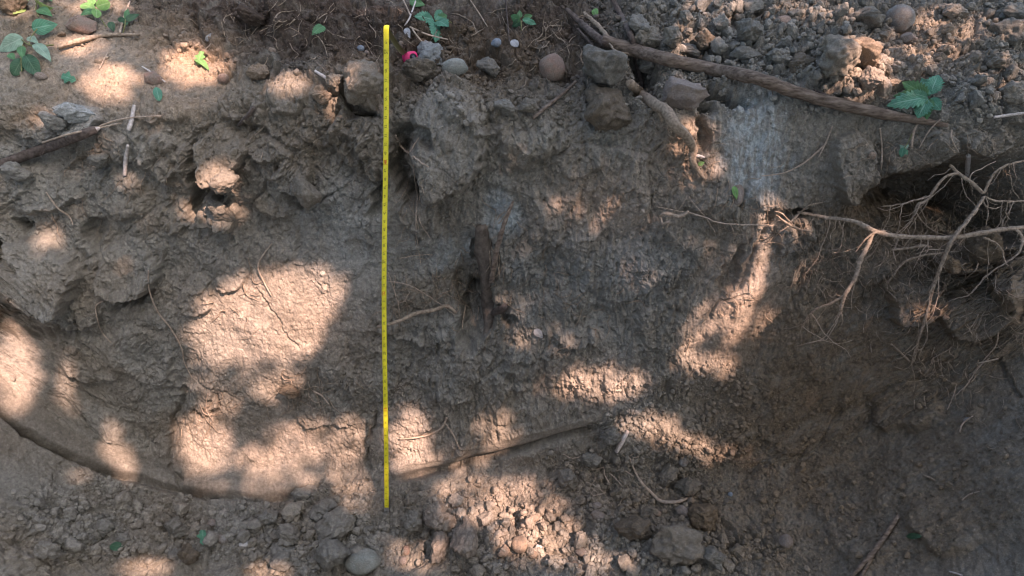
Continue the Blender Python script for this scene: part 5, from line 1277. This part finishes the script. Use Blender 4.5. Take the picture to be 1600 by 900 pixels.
# fold over the top and run back down to the case
case_p = at(641,92,.012)
bw = (T1-T0).normalized(); back = -nf; topc = blade_pt(LT)+back*.011
for k in range(1,9):
    a_ = math.pi*k/8; path.append((topc-back*.011*math.cos(a_)+bw*.011*math.sin(a_), wid, (-back*math.cos(a_)+bw*math.sin(a_)).normalized()))
pb = path[-1][0]; tgt = case_p+Vector((-.012,0,.016))
dirb = (tgt-pb).normalized(); wv = (Vector((1,0,0))*.75+Vector((0,.5,.4))).normalized(); wv=(wv-dirb*wv.dot(dirb)).normalized()
for k in range(1,13):
    t = k/12; w_ = wid.lerp(wv,min(1,t*3)).normalized(); p_ = pb.lerp(tgt,t)+Vector((0,0,-.012*math.sin(math.pi*t)));
    path.append((p_, w_, -dirb.cross(w_).normalized() if dirb.cross(w_).dot(path[-1][2])<0 else dirb.cross(w_).normalized()))
V=[];Fc=[];NA=8; TH=.0003
for (p,w_,n__) in path:
    for sgn in (0,1):
        for j in range(NA+1):
            u = j/NA*2-1; V.append(p+w_*(u*W/2)-n__*((1-u*u)*-.0022+ .0022)-n__*(TH*2*sgn)-T0)
m_=2*(NA+1)
for i in range(len(path)-1):
    for j in range(NA):
        a_=i*m_+j; Fc.append((a_,a_+1,a_+1+m_,a_+m_)); b__=a_+NA+1; Fc.append((b__+m_,b__+1+m_,b__+1,b__))
    for j in (0,NA):
        a_=i*m_+j; b__=a_+NA+1; Fc.append((a_,b__,b__+m_,a_+m_))
me = mesh_from('blade',V,Fc,M_TAPE); me.materials.append(M_BLADEBACK)
cs = 91+4
for pidx,pol in enumerate(me.polygons):
    i_ = min(pol.vertices)//m_
    top_side = all((vv%m_)<=NA for vv in pol.vertices)
    pol.material_index = 0 if (top_side and i_<cs+1) else 1
blade = put('blade',me,tm)
# printing on the blade: ticks every 1/4 inch... and numerals each inch, red at each 16 inches, foot marks
IN=.0254*LT/(5.17*12*.0254)
def on_blade(s,u,lift=.0005):
    p = blade_pt(s); return p+wid*(u*W/2)+nf*((1-u*u)*.0022-.0022+lift)
tv,tf=[],[]; 
def quadb(s0,s1,u0,u1,tv,tf):
    n_=3; b0=len(tv)
    for s in (s0,s1):
        for j in range(n_+1): tv.append(on_blade(s,u0+(u1-u0)*j/n_)-T0)
    for j in range(n_): tf.append((b0+j,b0+j+1,b0+j+2+n_,b0+j+1+n_))
k=0
while k*IN/8 < LT-.004:
    s=k*IN/8+.001; ln = .95 if k%8==0 else (.5 if k%4==0 else (.34 if k%2==0 else .2)); th = .00035 if k%8 else .0005
    quadb(s-th/2,s+th/2,1-ln if k%8==0 else 1-ln,.99,tv,tf)
    if k%8: quadb(s-th/2,s+th/2,-.99,-1+ln*.8,tv,tf)
    k+=1
put('scale_ticks',mesh_from('scale_ticks',tv,tf,M_INK,False),blade)
def numeral(txt, s, size, mat, u=-.02, name='numerals'):
    cu = bpy.data.curves.new('numerals','FONT'); cu.body=txt; cu.size=size; cu.align_x='CENTER'; cu.align_y='CENTER'; cu.resolution_u=2; cu.offset=.00012
    ob = bpy.data.objects.new('numerals',cu); me = bpy.data.meshes.new_from_object(ob)
    p = on_blade(s,u,.0006)-T0
    Mx = Matrix((axn, -wid, nf)).transposed().to_4x4()      # text runs up the blade
    out = [(Mx.to_3x3()@Vector(v.co))+p for v in me.vertices]; fs=[tuple(q_.vertices) for q_ in me.polygons]
    bpy.data.objects.remove(ob); bpy.data.curves.remove(cu); bpy.data.meshes.remove(me); return out,fs
blk, red = [], []
for inch in range(1, int(LT/IN)):
    s = inch*IN-.001; big = inch%12==0
    if inch%16==0: red.append(numeral(str(inch), s-.0045, .0115, M_RED))
    elif big: blk.append(numeral(str(inch//12)+'F', s-.0045, .0125, M_INK))
    else: blk.append(numeral(str(inch), s-.0045, .0090, M_INK))
v,f = join(blk); put('numerals',mesh_from('numerals',v,f,M_INK,False),blade)
v,f = join(red)
for inch in range(16,int(LT/IN),16):
    quadb(inch*IN-.0125,inch*IN-.0118,-.8,.8,v,f)
put('numerals',mesh_from('numerals',v,f,M_RED,False),blade)
# end hook
hk = []
def boxv(c, a_, b_, c_):
    v=[c+a_*x+b_*y+c_*z for x in(-1,1) for y in(-1,1) for z in(-1,1)]; return v,[(0,1,3,2),(4,6,7,5),(0,4,5,1),(2,3,7,6),(0,2,6,4),(1,5,7,3)]
p = blade_pt(0)-T0
hk.append(boxv(p+axn*.004+nf*.001, wid*.0075, axn*.006, nf*.0006)); hk.append(boxv(p-axn*.0025-nf*.004, wid*.0075, axn*.0006, nf*.006))
for sx in (-1,1): hk.append(boxv(p-axn*.006+wid*(sx*.0052), wid*.0018, axn*.004, nf*.0006))
v,f=join(hk); put('end_hook',mesh_from('end_hook',v,f,M_STEEL,False),tm)
# case
cn = ((CAM-case_p).normalized()*.55+Vector((.45,-.25,.35))).normalized(); cx_ = (Vector((1,0,.25))-cn*Vector((1,0,.25)).dot(cn)).normalized(); cy_ = cn.cross(cx_)
def extr(outline, h0, h1, c0, bev=.0025):
    n=len(outline); v=[]; 
    for (sc_,h) in ((.92,h0),(1,h0+bev),(1,h1-bev),(.92,h1)):
        for (x,y) in outline: v.append(c0+cx_*(x*sc_)+cy_*(y*sc_)+cn*h)
    f=[tuple(range(n))[::-1],tuple(range(3*n,4*n))]
    for l in range(3):
        for k in range(n): f.append((l*n+k,l*n+(k+1)%n,(l+1)*n+(k+1)%n,(l+1)*n+k))
    return v,f
def sup(a_,b_,e=.55,n=28,x0=0,y0=0):
    o=[]
    for k in range(n):
        t=2*math.pi*k/n; c,s=math.cos(t),math.sin(t); o.append((x0+a_*math.copysign(abs(c)**e,c), y0+b_*math.copysign(abs(s)**e,s)))
    return o
c0 = case_p-T0
case = put('case',mesh_from('case',*extr(sup(.020,.0185),-.014,.010,c0),M_CASE),tm)
put('grip',mesh_from('grip',*extr(sup(.0212,.0165,.6,28,0,.003),-.009,.0115,c0),M_PINK),case)
put('hub',mesh_from('hub',*extr(sup(.0105,.0105,1,28,.005,.002),.0112,.0140,c0),M_BLACKR),case)
put('hub',mesh_from('hub',*extr(sup(.0045,.0045,1,18,.005,.002),.0141,.0152,c0,.0005),M_CASE),case)
print('done')
